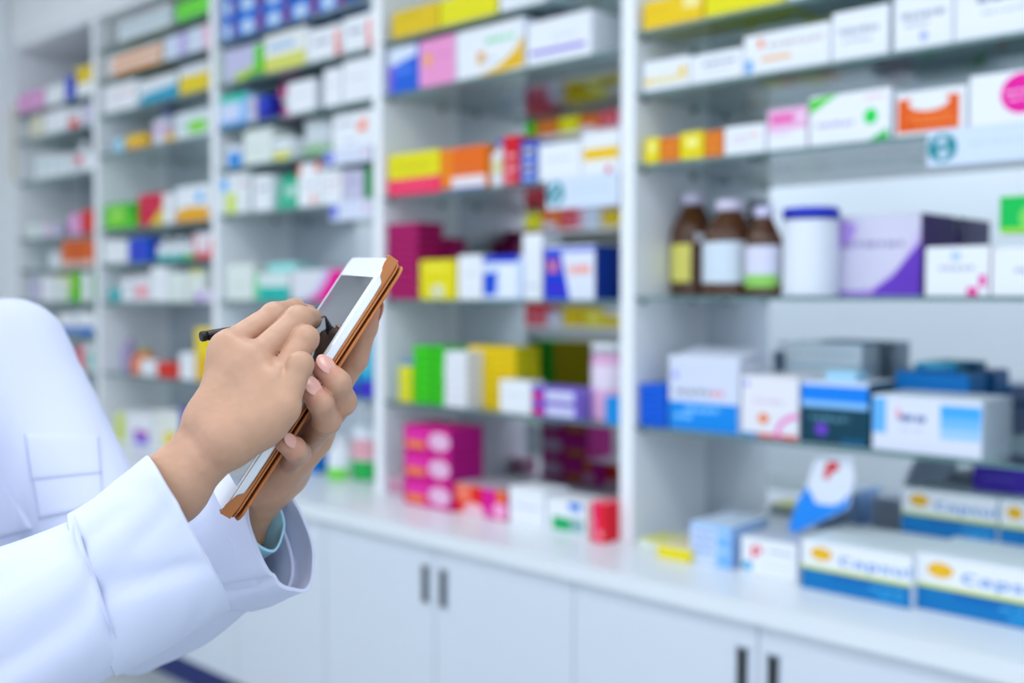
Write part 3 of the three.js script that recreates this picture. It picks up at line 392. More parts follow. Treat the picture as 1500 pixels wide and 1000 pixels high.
  ['C', 1.945, -3.247, 0.079, 0.086, -0.014, 0.04, 'navy', 'navy blue carton', 'box', 1],
  ['C', 1.945, -3.227, 0.122, 0.133, -0.06, 0.07, 'pinkPouch', 'bright pink pouch', 'pouch', 1],
  ['C', 1.945, -3.067, 0.153, 0.106, -0.014, 0.045, 'white', 'white carton before pink pouch', 'box', 1],
  ['C', 1.945, -2.865, 0.093, 0.122, -0.014, 0.08, 'white', 'white carton on left of white pile', 'box', 1],
  ['C', 1.945, -2.764, 0.15, 0.133, -0.014, 0.08, 'white', 'tall white carton at the right end', 'box', 1],
  ['C', 1.8, -3.452, 0.103, 0.079, -0.014, 0.08, 'blueSq', 'white carton with blue square', 'box', 1],
  ['C', 1.8, -3.335, 0.173, 0.12, -0.014, 0.1, 'paleG', 'pale green white carton', 'box', 1],
  ['C', 1.8, -3.154, 0.096, 0.076, -0.014, 0.08, 'whiteYel', 'small carton with yellow corner', 'box', 1],
  ['C', 1.8, -3.072, 0.22, 0.123, -0.03, 0.1, 'greyGreen', 'pale grey tub with green base', 'jar', 1],
  ['C', 1.8, -2.816, 0.2, 0.116, -0.014, 0.1, 'whiteRed2', 'tall white carton with red cross mark', 'box', 1],
  ['C', 1.8, -2.836, 0.237, 0.05, 0.003, 0.05, 'blueCard2', 'white card with violet blue ring under it', 'card', 1],
  ['C', 1.635, -3.486, 0.183, 0.143, -0.014, 0.09, 'yelGreen', 'white carton with yellow green stripe', 'box', 1],
  ['C', 1.635, -3.278, 0.109, 0.123, -0.014, 0.09, 'whiteT', 'white lettered carton', 'box', 1],
  ['C', 1.635, -3.169, 0.14, 0.122, -0.02, 0.08, 'greenBag', 'emerald green pouch', 'pouch', 1],
  ['C', 1.635, -3.012, 0.125, 0.143, -0.014, 0.09, 'whiteOr', 'white carton with orange corners', 'box', 1],
  ['C', 1.635, -2.88, 0.105, 0.112, -0.014, 0.09, 'whiteP', 'white carton with faint print', 'box', 1],
  ['C', 1.635, -2.768, 0.104, 0.103, -0.014, 0.09, 'lilac', 'lilac grey carton', 'box', 1],
  ['C', 1.635, -2.658, 0.04, 0.105, -0.014, 0.09, 'greenD', 'dark green narrow carton', 'box', 1],
  ['C', 1.635, -2.811, 0.212, 0.06, 0.003, 0.06, 'blueCard2', 'lower white card with violet blue ring', 'card', 1],
  ['C', 1.325, -3.465, 0.178, 0.131, -0.014, 0.1, 'paleG', 'pale white green carton', 'box', 1],
  ['C', 1.325, -3.279, 0.215, 0.096, -0.014, 0.09, 'tealBar', 'white carton with teal bar', 'box', 1],
  ['C', 1.325, -3.052, 0.351, 0.102, -0.014, 0.09, 'magSw', 'white carton with magenta swoosh', 'box', 1],
  ['C', 1.422, -3.23, 0.17, 0.035, -0.04, 0.08, 'tealPale', 'flat pale teal carton on top of teal bar carton', 'box', 1],
  ['C', 1.022, -2.689, 0.068, 0.219, -0.014, 0.1, 'tealPur', 'teal carton with purple base', 'box', 1],
  ['C', 1.022, -2.89, 0.187, 0.171, -0.014, 0.1, 'tealPur', 'wide teal carton with purple base', 'box', 1],
  ['C', 1.022, -3.472, 0.222, 0.104, -0.014, 0.1, 'whiteT', 'white lettered carton', 'box', 1],
  ['C', 0.735, -3.097, 0.083, 0.076, -0.078, 0.06, 'magBlue', 'magenta and blue small carton', 'box', 1],
  ['C', 0.735, -2.929, 0.09, 0.137, -0.044, 0.06, 'wgb', 'white bottle with lime green base', 'bottle', 1],
  ['C', 0.735, -2.852, 0.125, 0.25, -0.081, 0.06, 'wgp', 'large white bottle with green label', 'bottle', 1],
  ['B', 2.375, -4.322, 0.071, 0.103, -0.03, 0.05, 'pale', 'first frosted jar from left', 'jar', 1],
  ['B', 2.375, -4.227, 0.069, 0.103, -0.03, 0.05, 'pale', 'second frosted jar from left', 'jar', 1],
  ['B', 2.375, -4.134, 0.067, 0.103, -0.03, 0.05, 'pale', 'third frosted jar from left', 'jar', 1],
  ['B', 2.375, -4.044, 0.066, 0.103, -0.03, 0.05, 'pale', 'fourth frosted jar from left', 'jar', 1],
  ['B', 2.375, -3.957, 0.064, 0.103, -0.03, 0.05, 'pale', 'fifth frosted jar from left', 'jar', 1],
  ['B', 2.375, -3.792, 0.235, 0.075, -0.014, 0.1, 'greenL', 'light green carton', 'box', 1],
  ['B', 2.245, -4.356, 0.444, 0.09, -0.014, 0.12, 'orgBand', 'long white and orange carton', 'box', 2],
  ['B', 2.245, -3.894, 0.169, 0.093, -0.014, 0.12, 'lilacW', 'white carton with lilac stripe', 'box', 1],
  ['B', 2.245, -3.714, 0.155, 0.094, -0.014, 0.12, 'pinkW', 'white carton with pink end', 'box', 1],
  ['B', 2.1, -4.391, 0.278, 0.115, -0.014, 0.12, 'whiteP', 'white carton with pink text', 'box', 1],
  ['B', 2.1, -4.095, 0.306, 0.098, -0.014, 0.12, 'tealBand', 'white carton with teal base', 'box', 1],
  ['B', 2.1, -3.778, 0.216, 0.106, -0.014, 0.12, 'yelBand', 'white carton with yellow base', 'box', 1],
  ['B', 1.935, -4.318, 0.09, 0.054, -0.014, 0.06, 'cyanP', 'small pale cyan carton', 'box', 1],
  ['B', 1.935, -4.211, 0.16, 0.057, -0.014, 0.06, 'yelBr', 'low yellow carton', 'box', 1],
  ['B', 1.935, -4.062, 0.126, 0.143, -0.03, 0.06, 'wbp', 'white bottle with navy cap', 'bottle', 1],
  ['B', 1.935, -3.888, 0.063, 0.035, -0.014, 0.05, 'yelBr', 'small yellow carton beside bottle', 'box', 1],
  ['B', 1.935, -3.813, 0.247, 0.1, -0.014, 0.12, 'greenDot', 'pale carton with green label', 'box', 1],
  ['B', 1.62, -4.408, 0.281, 0.103, -0.014, 0.12, 'green2', 'green patterned carton', 'box', 1],
  ['B', 1.62, -4.108, 0.193, 0.127, -0.014, 0.12, 'redYel', 'red carton with yellow corner', 'box', 1],
  ['B', 1.62, -3.905, 0.068, 0.119, -0.014, 0.1, 'white', 'narrow white carton', 'box', 1],
  ['B', 1.62, -3.815, 0.243, 0.137, -0.014, 0.12, 'whiteOrg', 'white carton with golden base', 'box', 1],
  ['B', 1.478, -4.413, 0.2, 0.093, -0.014, 0.1, 'white', 'pale white low carton', 'box', 1],
  ['B', 1.478, -4.2, 0.171, 0.097, -0.014, 0.1, 'blueV', 'deep blue carton', 'box', 1],
  ['B', 1.478, -4.026, 0.087, 0.091, -0.03, 0.05, 'tealBot', 'white bottle with teal base, left one', 'bottle', 1],
  ['B', 1.478, -3.933, 0.1, 0.093, -0.03, 0.05, 'tealBot', 'white bottle with teal base, right one', 'bottle', 1],
  ['B', 1.478, -3.823, 0.097, 0.091, -0.03, 0.05, 'greenBot', 'white bottle with green base', 'bottle', 1],
  ['B', 1.478, -3.683, 0.131, 0.098, -0.014, 0.1, 'redSq', 'white carton with red frame', 'box', 1],
  ['B', 1.318, -4.376, 0.086, 0.054, -0.014, 0.06, 'tealD', 'small teal carton', 'box', 1],
  ['B', 1.318, -4.271, 0.1, 0.098, -0.014, 0.06, 'whiteT', 'white lettered carton, narrow', 'box', 1],
  ['B', 1.318, -4.158, 0.125, 0.105, -0.014, 0.06, 'pinkW2', 'white carton with rose panel', 'box', 1],
  ['B', 1.318, -4.021, 0.136, 0.138, -0.014, 0.07, 'white', 'taller white carton', 'box', 1],
  ['B', 1.318, -3.876, 0.129, 0.112, -0.014, 0.08, 'paleG', 'pale green carton with white band', 'box', 1],
  ['B', 1.318, -3.736, 0.128, 0.121, -0.014, 0.08, 'paleY', 'pale carton with yellow top', 'box', 1],
  ['B', 1.318, -3.632, 0.098, 0.047, 0.012, 0.03, 'purW', 'low purple and white carton', 'box', 1],
  ['B', 1.02, -4.397, 0.068, 0.142, -0.06, 0.04, 'purBot', 'slim purple bottle', 'bottle', 1],
  ['B', 1.02, -4.254, 0.106, 0.099, -0.025, 0.05, 'orgBot', 'orange bottle with yellow cap', 'bottle', 1],
  ['B', 1.02, -4.117, 0.129, 0.065, -0.014, 0.06, 'white', 'white low carton', 'box', 1],
  ['B', 1.02, -3.977, 0.166, 0.06, -0.014, 0.06, 'redB', 'red low carton', 'box', 1],
  ['B', 1.02, -3.8, 0.107, 0.104, -0.014, 0.06, 'white', 'white upright carton', 'box', 1],
  ['B', 1.02, -3.681, 0.112, 0.201, -0.014, 0.08, 'yelT', 'tall yellow carton', 'box', 1],
  ['B', 0.735, -4.321, 0.091, 0.122, 0.0, 0.1, 'limeW', 'narrow carton with lime stripe', 'box', 1],
  ['B', 0.735, -4.218, 0.229, 0.135, 0.0, 0.1, 'purpSq', 'white carton with purple square', 'box', 1],
  ['B', 0.735, -3.978, 0.192, 0.155, 0.0, 0.1, 'yelSq', 'white carton with yellow square', 'box', 1],
  ['B', 0.735, -3.775, 0.18, 0.175, 0.0, 0.1, 'navy', 'navy blue carton on counter', 'box', 1],
  ['A', 2.2, -5.275, 0.283, 0.094, -0.014, 0.12, 'pink2', 'pale pink carton', 'box', 1],
  ['A', 2.2, -4.976, 0.199, 0.09, -0.014, 0.12, 'white', 'white carton', 'box', 1],
  ['A', 2.2, -4.761, 0.082, 0.109, -0.014, 0.1, 'blueV', 'narrow blue carton', 'box', 1],
  ['A', 2.2, -4.658, 0.17, 0.133, -0.014, 0.12, 'whiteYel2', 'yellow and white carton', 'box', 1],
  ['A', 2.075, -5.147, 0.136, 0.101, -0.014, 0.1, 'beige', 'beige carton', 'box', 1],
  ['A', 2.075, -4.996, 0.249, 0.103, -0.014, 0.1, 'white', 'white low carton', 'box', 1],
  ['A', 2.075, -4.732, 0.134, 0.09, -0.014, 0.1, 'redLow', 'white carton with red base', 'box', 1],
  ['A', 2.075, -4.591, 0.097, 0.094, -0.014, 0.1, 'lilac', 'lilac carton', 'box', 1],
  ['A', 1.88, -5.186, 0.092, 0.13, -0.03, 0.05, 'pale', 'first frosted jar from left', 'jar', 1],
  ['A', 1.88, -5.072, 0.089, 0.12, -0.03, 0.05, 'pale', 'second frosted jar from left', 'jar', 1],
  ['A', 1.88, -4.961, 0.086, 0.109, -0.03, 0.05, 'pale', 'third frosted jar from left', 'jar', 1],
  ['A', 1.88, -4.853, 0.084, 0.1, -0.03, 0.05, 'pale', 'fourth frosted jar from left', 'jar', 1],
  ['A', 1.88, -4.746, 0.088, 0.144, -0.03, 0.05, 'wred', 'tall white bottle with red label', 'bottle', 1],
  ['A', 1.88, -4.605, 0.091, 0.079, -0.014, 0.06, 'white', 'white carton beside tall bottle', 'box', 1],
  ['A', 1.61, -5.201, 0.108, 0.072, -0.014, 0.06, 'paleG', 'small pale green carton', 'box', 1],
  ['A', 1.61, -5.07, 0.104, 0.066, -0.014, 0.06, 'pinkW', 'small white and pink carton', 'box', 1],
  ['A', 1.61, -4.944, 0.101, 0.06, -0.014, 0.06, 'lilac', 'small lilac carton', 'box', 1],
  ['A', 1.61, -4.75, 0.109, 0.094, -0.014, 0.08, 'pink2', 'pink carton', 'box', 1],
  ['A', 1.61, -4.628, 0.118, 0.105, -0.014, 0.08, 'redB', 'red carton', 'box', 1],
  ['A', 1.465, -5.076, 0.163, 0.085, -0.03, 0.05, 'pale', 'round white jar', 'jar', 1],
  ['A', 1.465, -4.832, 0.152, 0.123, -0.014, 0.08, 'orgC', 'orange carton, left of the pair', 'box', 1],
  ['A', 1.465, -4.666, 0.152, 0.123, -0.014, 0.08, 'orgC', 'orange carton, right of the pair', 'box', 1],
  ['A', 1.315, -5.197, 0.123, 0.112, -0.014, 0.06, 'lilac', 'small lilac pack', 'box', 1],
  ['A', 1.315, -5.058, 0.141, 0.117, -0.014, 0.06, 'white', 'small white carton', 'box', 1],
  ['A', 1.315, -4.895, 0.114, 0.118, -0.014, 0.06, 'paleY', 'small pale yellow carton', 'box', 1],
  ['A', 1.315, -4.76, 0.116, 0.128, -0.014, 0.08, 'greenP2', 'green carton', 'box', 1],
  ['A', 1.315, -4.631, 0.112, 0.128, -0.014, 0.08, 'whiteGr', 'white carton with green edge', 'box', 1],
  ['A', 1.17, -4.874, 0.161, 0.093, -0.014, 0.08, 'whiteBl', 'white carton with blue base, left one', 'box', 1],
  ['A', 1.17, -4.691, 0.166, 0.101, -0.014, 0.08, 'whiteBl', 'white carton with blue base, right one', 'box', 1],
  ['A', 1.01, -4.697, 0.068, 0.112, -0.014, 0.06, 'pinkR', 'rose red narrow carton', 'box', 1],
  ['A', 1.01, -4.616, 0.086, 0.124, -0.014, 0.06, 'tealW', 'white carton with teal mark', 'box', 1],
];
const LOOK = { // bottles and jars: [body, cap, label, base band]
  brown: ['#2a1408', '#d9d3ec', '#e6dd6a', null], brown2: ['#3a1608', '#d6cfe6', '#d5e2ee', null], brown3: ['#3a1a0a', '#d3d0f0', '#dcdcf0', '#8fd05a'],
  jarBlue: ['#e6ebf6', '#2438cf', null, null], pinkTub: ['#e9b0d8', '#eef1f6', '#eddff0', null], greyGreen: ['#ced6dc', '#dde4e8', null, '#93bf92'], pale: ['#e9f0f4', '#f2f5f8', '#d2e0e6', null],
  wb: ['#e6ebf2', '#3a4cc8', '#dfe0a8', null], wgb: ['#e9eef4', '#eef1f6', null, '#6fdc2c'], wgp: ['#e9eef6', '#eef1f8', '#e9a8b4', '#12b04c'], wbp: ['#dfe2f0', '#2a3aa8', '#d2b8dc', null],
  tealBot: ['#e2e8ee', '#eef1f6', null, '#1ab4b0'], greenBot: ['#e2e8ee', '#eef1f6', null, '#18b04a'], purBot: ['#a99cc8', '#b9a0d2', null, null], orgBot: ['#ef7a2a', '#dccf4a', null, null], wred: ['#dfe5ec', '#e6ebf2', '#d8405c', null],
};
const plain = {};
const colour = (hex, r = 0.35) => plain[hex + r] ??= std(hex, r);
const amber = new THREE.MeshPhysicalMaterial({ color: new THREE.Color(0.30, 0.115, 0.04), roughness: 0.06, transmission: 0.75, thickness: 0, ior: 1.5 });
function wrapLabel(r, y0, y1, name, from = -1.2, arc = 2.6) { const g = new THREE.CylinderGeometry(r + 0.0006, r + 0.0006, y1 - y0, 24, 1, true, from, arc); g.translate(0, (y0 + y1) / 2, 0); return name ? frontUV(g, name) : g; }
function bottle(o, w, h, look, kind) {
  const r = w / 2, [bc, cc, lc, band] = LOOK[look], b = kind === 'bbottle';
  const sh = b ? 0.62 : 0.66, neck = b ? 0.88 : 0.84, nr = b ? 0.42 : 0.4;
  const prof = [[0, 0], [r * 0.92, 0], [r, h * 0.02], [r, h * sh], [r * 0.93, h * (sh + 0.05)], [r * (nr + 0.22), h * (neck - 0.08)], [r * nr, h * neck], [r * nr, h * 0.93], [0, h * 0.93]];
  const body = part('body', lathe(prof, 28), b ? amber : colour(bc), o, [r, 0, -r]);
  part('cap', lathe([[0, h * 0.885], [r * (nr + 0.1), h * 0.885], [r * (nr + 0.12), h * 0.9], [r * (nr + 0.12), h * 0.985], [r * (nr + 0.06), h], [0, h]], 20), colour(cc), o, [r, 0, -r]);
  const yl = look === 'brown';
  if (lc) part('label', wrapLabel(r, h * (b ? 0.14 : 0.3), h * (yl ? 0.5 : 0.56), null, yl ? -1.1 : -1.0, yl ? 1.6 : 2.7), colour(lc, 0.6), o, [r, 0, -r]);
  if (yl) { part('label', wrapLabel(r, h * 0.16, h * 0.5, null, 1.5, 1.0), colour('#d5dde6', 0.6), o, [r, 0, -r]); part('neck_seal', wrapLabel(r * 0.99, h * 0.52, h * 0.6, null, 0.7, 0.7), colour('#d9dbe6', 0.6), o, [r, 0, -r]); }
  if (band) part('label_band', wrapLabel(r + 0.0004, h * (b ? 0.1 : 0.02), h * (b ? 0.24 : 0.28)), colour(band, 0.5), o, [r, 0, -r]);
  return body;
}
function jar(o, w, h, look) {
  const r = w / 2, [bc, cc, lc, band] = LOOK[look], lid = 0.13;
  part('body', lathe([[0, 0], [r * 0.94, 0], [r * 0.98, h * 0.02], [r * 0.98, h * (1 - lid) - 0.004], [r * 0.9, h * (1 - lid)], [0, h * (1 - lid)]], 28), colour(bc), o, [r, 0, -r]);
  part('lid', lathe([[0, h * (1 - lid)], [r, h * (1 - lid)], [r, h - 0.003], [r - 0.003, h], [0, h]], 28), colour(cc), o, [r, 0, -r]);
  if (lc) part('label', wrapLabel(r * 0.98, h * 0.4, h * 0.72), colour(lc, 0.6), o, [r, 0, -r]);
  if (band) part('label_band', wrapLabel(r * 0.98, h * 0.04, h * 0.34), colour(band, 0.5), o, [r, 0, -r]);
}
function pouch(o, w, h, d, name) { // a soft upright bag, thick below and pinched at the top seal
  const n = 10, P = [], I = [];
  for (let j = 0; j <= n; j++) for (let i = 0; i <= 16; i++) {
    const t = j / n, a = i / 16 * Math.PI * 2, thick = d / 2 * (1 - t) ** 0.6 * 0.9 + 0.003, c = Math.cos(a), s = Math.sin(a), sq = v => Math.sign(v) * Math.abs(v) ** 0.5;
    P.push(w / 2 + sq(c) * w / 2 * (1 - 0.06 * Math.sin(t * 3)), t * h, -d / 2 + sq(s) * thick);
  }
  for (let j = 0; j < n; j++) for (let i = 0; i < 16; i++) { const a = j * 17 + i; I.push(a, a + 17, a + 1, a + 1, a + 17, a + 18); }
  const g = new THREE.BufferGeometry(); g.setAttribute('position', new THREE.Float32BufferAttribute(P, 3)); g.setIndex(I); g.computeVertexNormals();
  part('bag', g, colour(name === 'pinkPouch' ? '#e95aa0' : '#06b088', 0.35), o);
  part('seal', box(w * 0.96, h * 0.07, 0.004, w / 2, h * 0.97, -d / 2), colour(name === 'pinkPouch' ? '#d83a86' : '#04a07c', 0.4), o);
  part('label', box(w * 0.4, h * 0.25, 0.002, w * 0.66, h * 0.5, -d / 2 + d * 0.36), colour('#bfe6dc', 0.5), o);
}
const ORD = ['bottom', 'second', 'third', 'fourth', 'fifth', 'sixth', 'seventh', 'eighth', 'ninth', 'tenth'];
const UP = ['lowest shelf', 'second shelf up', 'third shelf up', 'fourth shelf up', 'fifth shelf up', 'sixth shelf up', 'seventh shelf up', 'eighth shelf up'];
for (const [bay, y, x, w, h, z, d, print, text, kind, n] of PRODUCTS) {
  let si = -1; SHELVES[bay].forEach((s, i) => { if (y > s - 0.02) si = i; });
  const where = `${si < 0 ? 'counter' : UP[si]}, ${WHICH[bay]}`, group = `medicines in the ${WHICH[bay]}`;
  const floor = si < 0 ? CAB.y : SHELVES[bay][si], rest = Math.abs(y - floor) < 0.006 ? floor : y;
  if (kind === 'box') for (let i = 0; i < n; i++) {
    const hh = h / n, jx = n > 1 ? (rnd() - 0.5) * 0.003 : 0, jt = (rnd() - 0.5) * (n > 1 ? 0.02 : 0.01);
    const label = n > 1 ? `${text}, ${i === n - 1 ? 'top' : ORD[i]} of its stack, ${where}` : `${text}, ${where}`;
    const o = thing('medicine_box', label, 'box', [x + jx, rest + i * hh + 0.0002, z], jt * Math.min(1, 0.06 / w), group);
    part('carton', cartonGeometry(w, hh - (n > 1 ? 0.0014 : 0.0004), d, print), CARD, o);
    if (n === 1 && w > 0.08 && hh > 0.05) {
      part('tuck_flap', plainUV(box(0.0008, hh * 0.8, d * 0.8, w + 0.0004, hh * 0.5, -d / 2), print, 'side'), CARD, o);
      part('top_flap', plainUV(box(w * 0.94, 0.0008, d * 0.5, w / 2, hh + 0.0002, -d * 0.3), print, 'top'), CARD, o);
    }
  } else if (kind === 'flapbox') {
    const o = thing('medicine_box', `${text} and raised lid, ${where}`, 'box', [x, rest, z], 0, group);
    part('carton', cartonGeometry(w, h * 0.9, d, print), CARD, o);
    part('raised_lid', plainUV(box(w, 0.0015, d * 0.9).rotateX(0.22).translate(w / 2, h * 0.955, -d * 0.46), print, 'top'), CARD, o);
    part('front_lip', plainUV(box(w, 0.018, 0.0015, w / 2, h * 0.985 - 0.018, 0.0005), print, 'top'), CARD, o);
  } else if (kind === 'card') {
    const o = thing('shelf_card', `${text}, ${where}`, 'card', [x, rest, z], 0, 'promotion cards on shelf edges');
    part('panel', frontUV(box(w, h, 0.003, w / 2, -h / 2 + 0.004, 0.002), print), CARD, o);
    part('hook', box(w * 0.96, 0.0015, 0.012, w / 2, 0.0012, -0.003), colour('#e6ebf4', 0.5), o);
  } else if (kind === 'hcard') {
    const o = thing('display_card', `${text}, propped on a white carton, ${where}`, 'card', [x, rest, z], 0);
    const sheet = (pts, depth, zz, col, name) => { const s = new THREE.Shape(); pts.forEach(([p, r], i) => i ? s.lineTo(p, r) : s.moveTo(p, r)); part(name, new THREE.ExtrudeGeometry(s, { depth, bevelEnabled: false }).translate(0, 0, zz), colour(col, 0.5), o); };
    sheet([[0, 0], [0.124, 0.073], [0.137, 0.14], [0.133, 0.186], [0.047, 0.171], [0.031, 0.12], [0.004, 0.072], [-0.017, 0.008]], 0.004, -0.002, '#e3eaf6', 'board');
    sheet([[0, 0.001], [0.123, 0.074], [0.127, 0.106], [0.112, 0.086], [0.088, 0.074], [0.05, 0.074], [0.028, 0.11], [0.005, 0.073], [-0.016, 0.009]], 0.001, 0.002, '#0a8cf0', 'blue_print');
    sheet([[0.066, 0.13], [0.074, 0.166], [0.1, 0.17], [0.102, 0.152], [0.086, 0.146], [0.078, 0.13]], 0.001, 0.002, '#d8323c', 'red_mark');
  } else {
    const names = { bottle: 'medicine_bottle', bbottle: 'medicine_bottle', jar: 'medicine_jar', pouch: 'medicine_pouch' };
    const o = thing(names[kind], `${text}, ${where}`, names[kind].split('_')[1], [x, rest, z], 0, group);
    if (kind === 'jar') jar(o, w, h, print); else if (kind === 'pouch') pouch(o, w, h, d, print); else bottle(o, w, h, print, kind);
  }
}

// ---------------------------------------------------------------- shelf unit on the other side of the room, seen in the mirrors of the second cabinet from right
{
  const X0 = -5.28, X1 = -3.95, Z = 2.62, Dp = 0.34, S = [0.5, 1.14, 1.5, 1.78, 2.1, 2.4, 2.62], T = 2.84;
  const o = thing('wall_shelf', 'white shelf unit across the room, reflected in the mirror', 'shelf', [X0, 0, Z]), w = X1 - X0;
  part('side_panel', box(0.03, T, Dp, 0.015, T / 2, Dp / 2), M.laminate, o); part('side_panel', box(0.03, T, Dp, w - 0.015, T / 2, Dp / 2), M.laminate, o);
  part('back_panel', box(w - 0.06, T, 0.012, w / 2, T / 2, Dp - 0.006), M.laminate, o); part('top_panel', box(w - 0.06, 0.03, Dp - 0.012, w / 2, T - 0.015, Dp / 2 - 0.006), M.laminate, o);
  const prints = ['orgBand', 'yellow3', 'orange', 'greenS', 'yelB', 'redW', 'orgB', 'yelBand', 'pinkW', 'yellow2'], words = ['orange and white', 'deep yellow', 'orange', 'green', 'yellow', 'red', 'amber', 'yellow banded', 'pink ended', 'lemon'];
  S.forEach((y, j) => {
    part('shelf', box(w - 0.062, 0.02, Dp - 0.014, w / 2, y - 0.01, Dp / 2 - 0.007), M.laminate, o);
    let x = 0.06; let i = 0;
    while (x < w - 0.24) {
      const bw = 0.13 + rnd() * 0.07, bh = Math.min(0.1 + rnd() * 0.07, (S[j + 1] ?? T) - y - 0.05), p = (i * 3 + j * 2) % 10;
      const b = thing('medicine_box', `${words[p]} carton, ${['first', 'second', 'third', 'fourth', 'fifth', 'sixth', 'seventh', 'eighth'][i]} on ${['lowest', 'second', 'third', 'fourth', 'fifth', 'sixth', 'top'][j]} board of the reflected shelf unit`, 'box', [X0 + x + bw, y + 0.0002, Z + 0.02], Math.PI, 'cartons on the reflected shelf unit');
      part('carton', cartonGeometry(bw, bh, 0.14, prints[p]), CARD, b); x += bw + 0.012; i++;
    }
  });
}
const FIG = {RH: {wR: [0.3925, 1.253, 0.251, 0.0155], wU: [0.4066, 1.2431, 0.2634, 0.0155], fR: [0.3628, 1.2114, 0.2597, 0.018], fU: [0.3702, 1.2075, 0.2669, 0.018], gR: [0.3256, 1.1683, 0.2565, 0.019], gU: [0.3342, 1.1645, 0.2647, 0.019], el: [0.188, 1.0528, 0.2363, 0.034], I0: [0.3993, 1.3065, 0.2327, 0.0128], M0: [0.4201, 1.2977, 0.2411, 0.0125], R0: [0.4363, 1.281, 0.2498, 0.0118], P0: [0.4441, 1.264, 0.2605, 0.0106], hy: [0.4262, 1.2527, 0.261, 0.0145], I1: [0.4256, 1.326, 0.2079, 0.0098], I2: [0.4332, 1.3296, 0.1737, 0.0086], I3: [0.4385, 1.3261, 0.1518, 0.0076], M1: [0.4441, 1.3231, 0.213, 0.0102], M2: [0.4463, 1.323, 0.185, 0.0088], M3: [0.445, 1.322, 0.164, 0.008], R1: [0.4514, 1.3096, 0.2256, 0.0098], R2: [0.443, 1.3005, 0.201, 0.0084], R3: [0.4325, 1.2958, 0.1891, 0.0076], P1: [0.4525, 1.2924, 0.2493, 0.009], P2: [0.4469, 1.2843, 0.2287, 0.0078], P3: [0.439, 1.2789, 0.2169, 0.0072], T0: [0.3963, 1.2576, 0.2178, 0.016], T1: [0.4033, 1.2823, 0.1797, 0.0128], T2: [0.4186, 1.3062, 0.1527, 0.0105], T3: [0.4334, 1.3188, 0.1401, 0.0085]}, LH: {w1: [0.3939, 1.1831, 0.1258, 0.0175], w2: [0.4052, 1.1922, 0.1334, 0.0165], f1: [0.3606, 1.1454, 0.1023, 0.0195], f2: [0.3699, 1.1408, 0.1075, 0.0195], g1: [0.2885, 1.0861, 0.0448, 0.026], el: [0.2186, 1.0354, -0.0682, 0.044], I0: [0.4487, 1.2475, 0.1371, 0.0125], M0: [0.4461, 1.2328, 0.1477, 0.0125], R0: [0.4359, 1.2217, 0.1542, 0.0118], P0: [0.425, 1.2092, 0.1567, 0.0108], I1: [0.4745, 1.2891, 0.1354, 0.0098], I2: [0.4838, 1.3149, 0.1383, 0.0086], I3: [0.4888, 1.3281, 0.1428, 0.0078], M1: [0.4752, 1.2629, 0.2105, 0.0106], M2: [0.4744, 1.2778, 0.2269, 0.0096], M3: [0.4648, 1.2881, 0.2275, 0.0086], R1: [0.4654, 1.2502, 0.2181, 0.0102], R2: [0.4637, 1.2641, 0.2335, 0.0092], R3: [0.4561, 1.2735, 0.2341, 0.0083], P1: [0.4435, 1.2251, 0.2141, 0.009], P2: [0.4441, 1.2311, 0.2319, 0.0083], P3: [0.439, 1.2359, 0.2377, 0.0077], T0: [0.4152, 1.1967, 0.1202, 0.016], T1: [0.4167, 1.2192, 0.0993, 0.0125], T2: [0.4234, 1.244, 0.0882, 0.0105], T3: [0.4292, 1.2613, 0.0875, 0.009]}, LS: [0.0611, 1.2754, -0.1583], RS: [-0.1672, 1.2754, 0.0799], mid: [-0.0531, 1.2754, -0.0392], fac: [0.722, 0.0, 0.6919], left: [0.6919, 0.0, -0.722], RS_rings: [[0.3511, 1.2312, 0.2689, 0.4083, 1.1267, 0.2733], [0.3201, 1.2086, 0.2678, 0.3742, 1.1065, 0.2721], [0.2946, 1.1893, 0.2656, 0.3284, 1.078, 0.2703], [0.2464, 1.1704, 0.2614, 0.2794, 1.0498, 0.2665], [0.2034, 1.1509, 0.2522, 0.2392, 1.0196, 0.2577], [0.1487, 1.1165, 0.2337, 0.1978, 0.9891, 0.239]], LS_rings: [[0.3958, 1.1922, 0.1334, 0.4322, 1.1018, 0.1372], [0.3414, 1.1875, 0.1056, 0.3864, 1.0776, 0.1102], [0.2689, 1.1482, 0.0472, 0.3266, 1.0268, 0.0522], [0.1706, 1.0947, -0.0507, 0.2511, 0.9707, -0.0455]], shirt_rings: [[0.394, 1.1806, 0.1309, 0.4073, 1.1342, 0.1328], [0.3763, 1.1693, 0.1184, 0.3909, 1.1221, 0.1203], [0.338, 1.1445, 0.0874, 0.3525, 1.098, 0.0893]], camdir: [0.0, 0.0, -1.0], origin: [-1.125, 0.0, 1.7927], pocket: [[0.2385, 1.2378, 0.2036], [0.2927, 1.2363, 0.2036], [0.2972, 1.1852, 0.2058], [0.2496, 1.1751, 0.2062]], placket: [[0.1848, 1.256, 0.2028], [0.2142, 1.2196, 0.2043], [0.2446, 1.1675, 0.2065], [0.1949, 1.1548, 0.207]], eye: [0.6, 1.34, 1.0], tablet: {o: [-0.6782, 1.1863, 1.6913], x: [-0.9022, 0.033, -0.4301], y: [0.263, 0.8324, -0.4877], z: [0.342, -0.5531, -0.7597]}, pen: [[-0.7071, 1.3241, 1.578], [-0.7197, 1.3102, 1.6823]]};
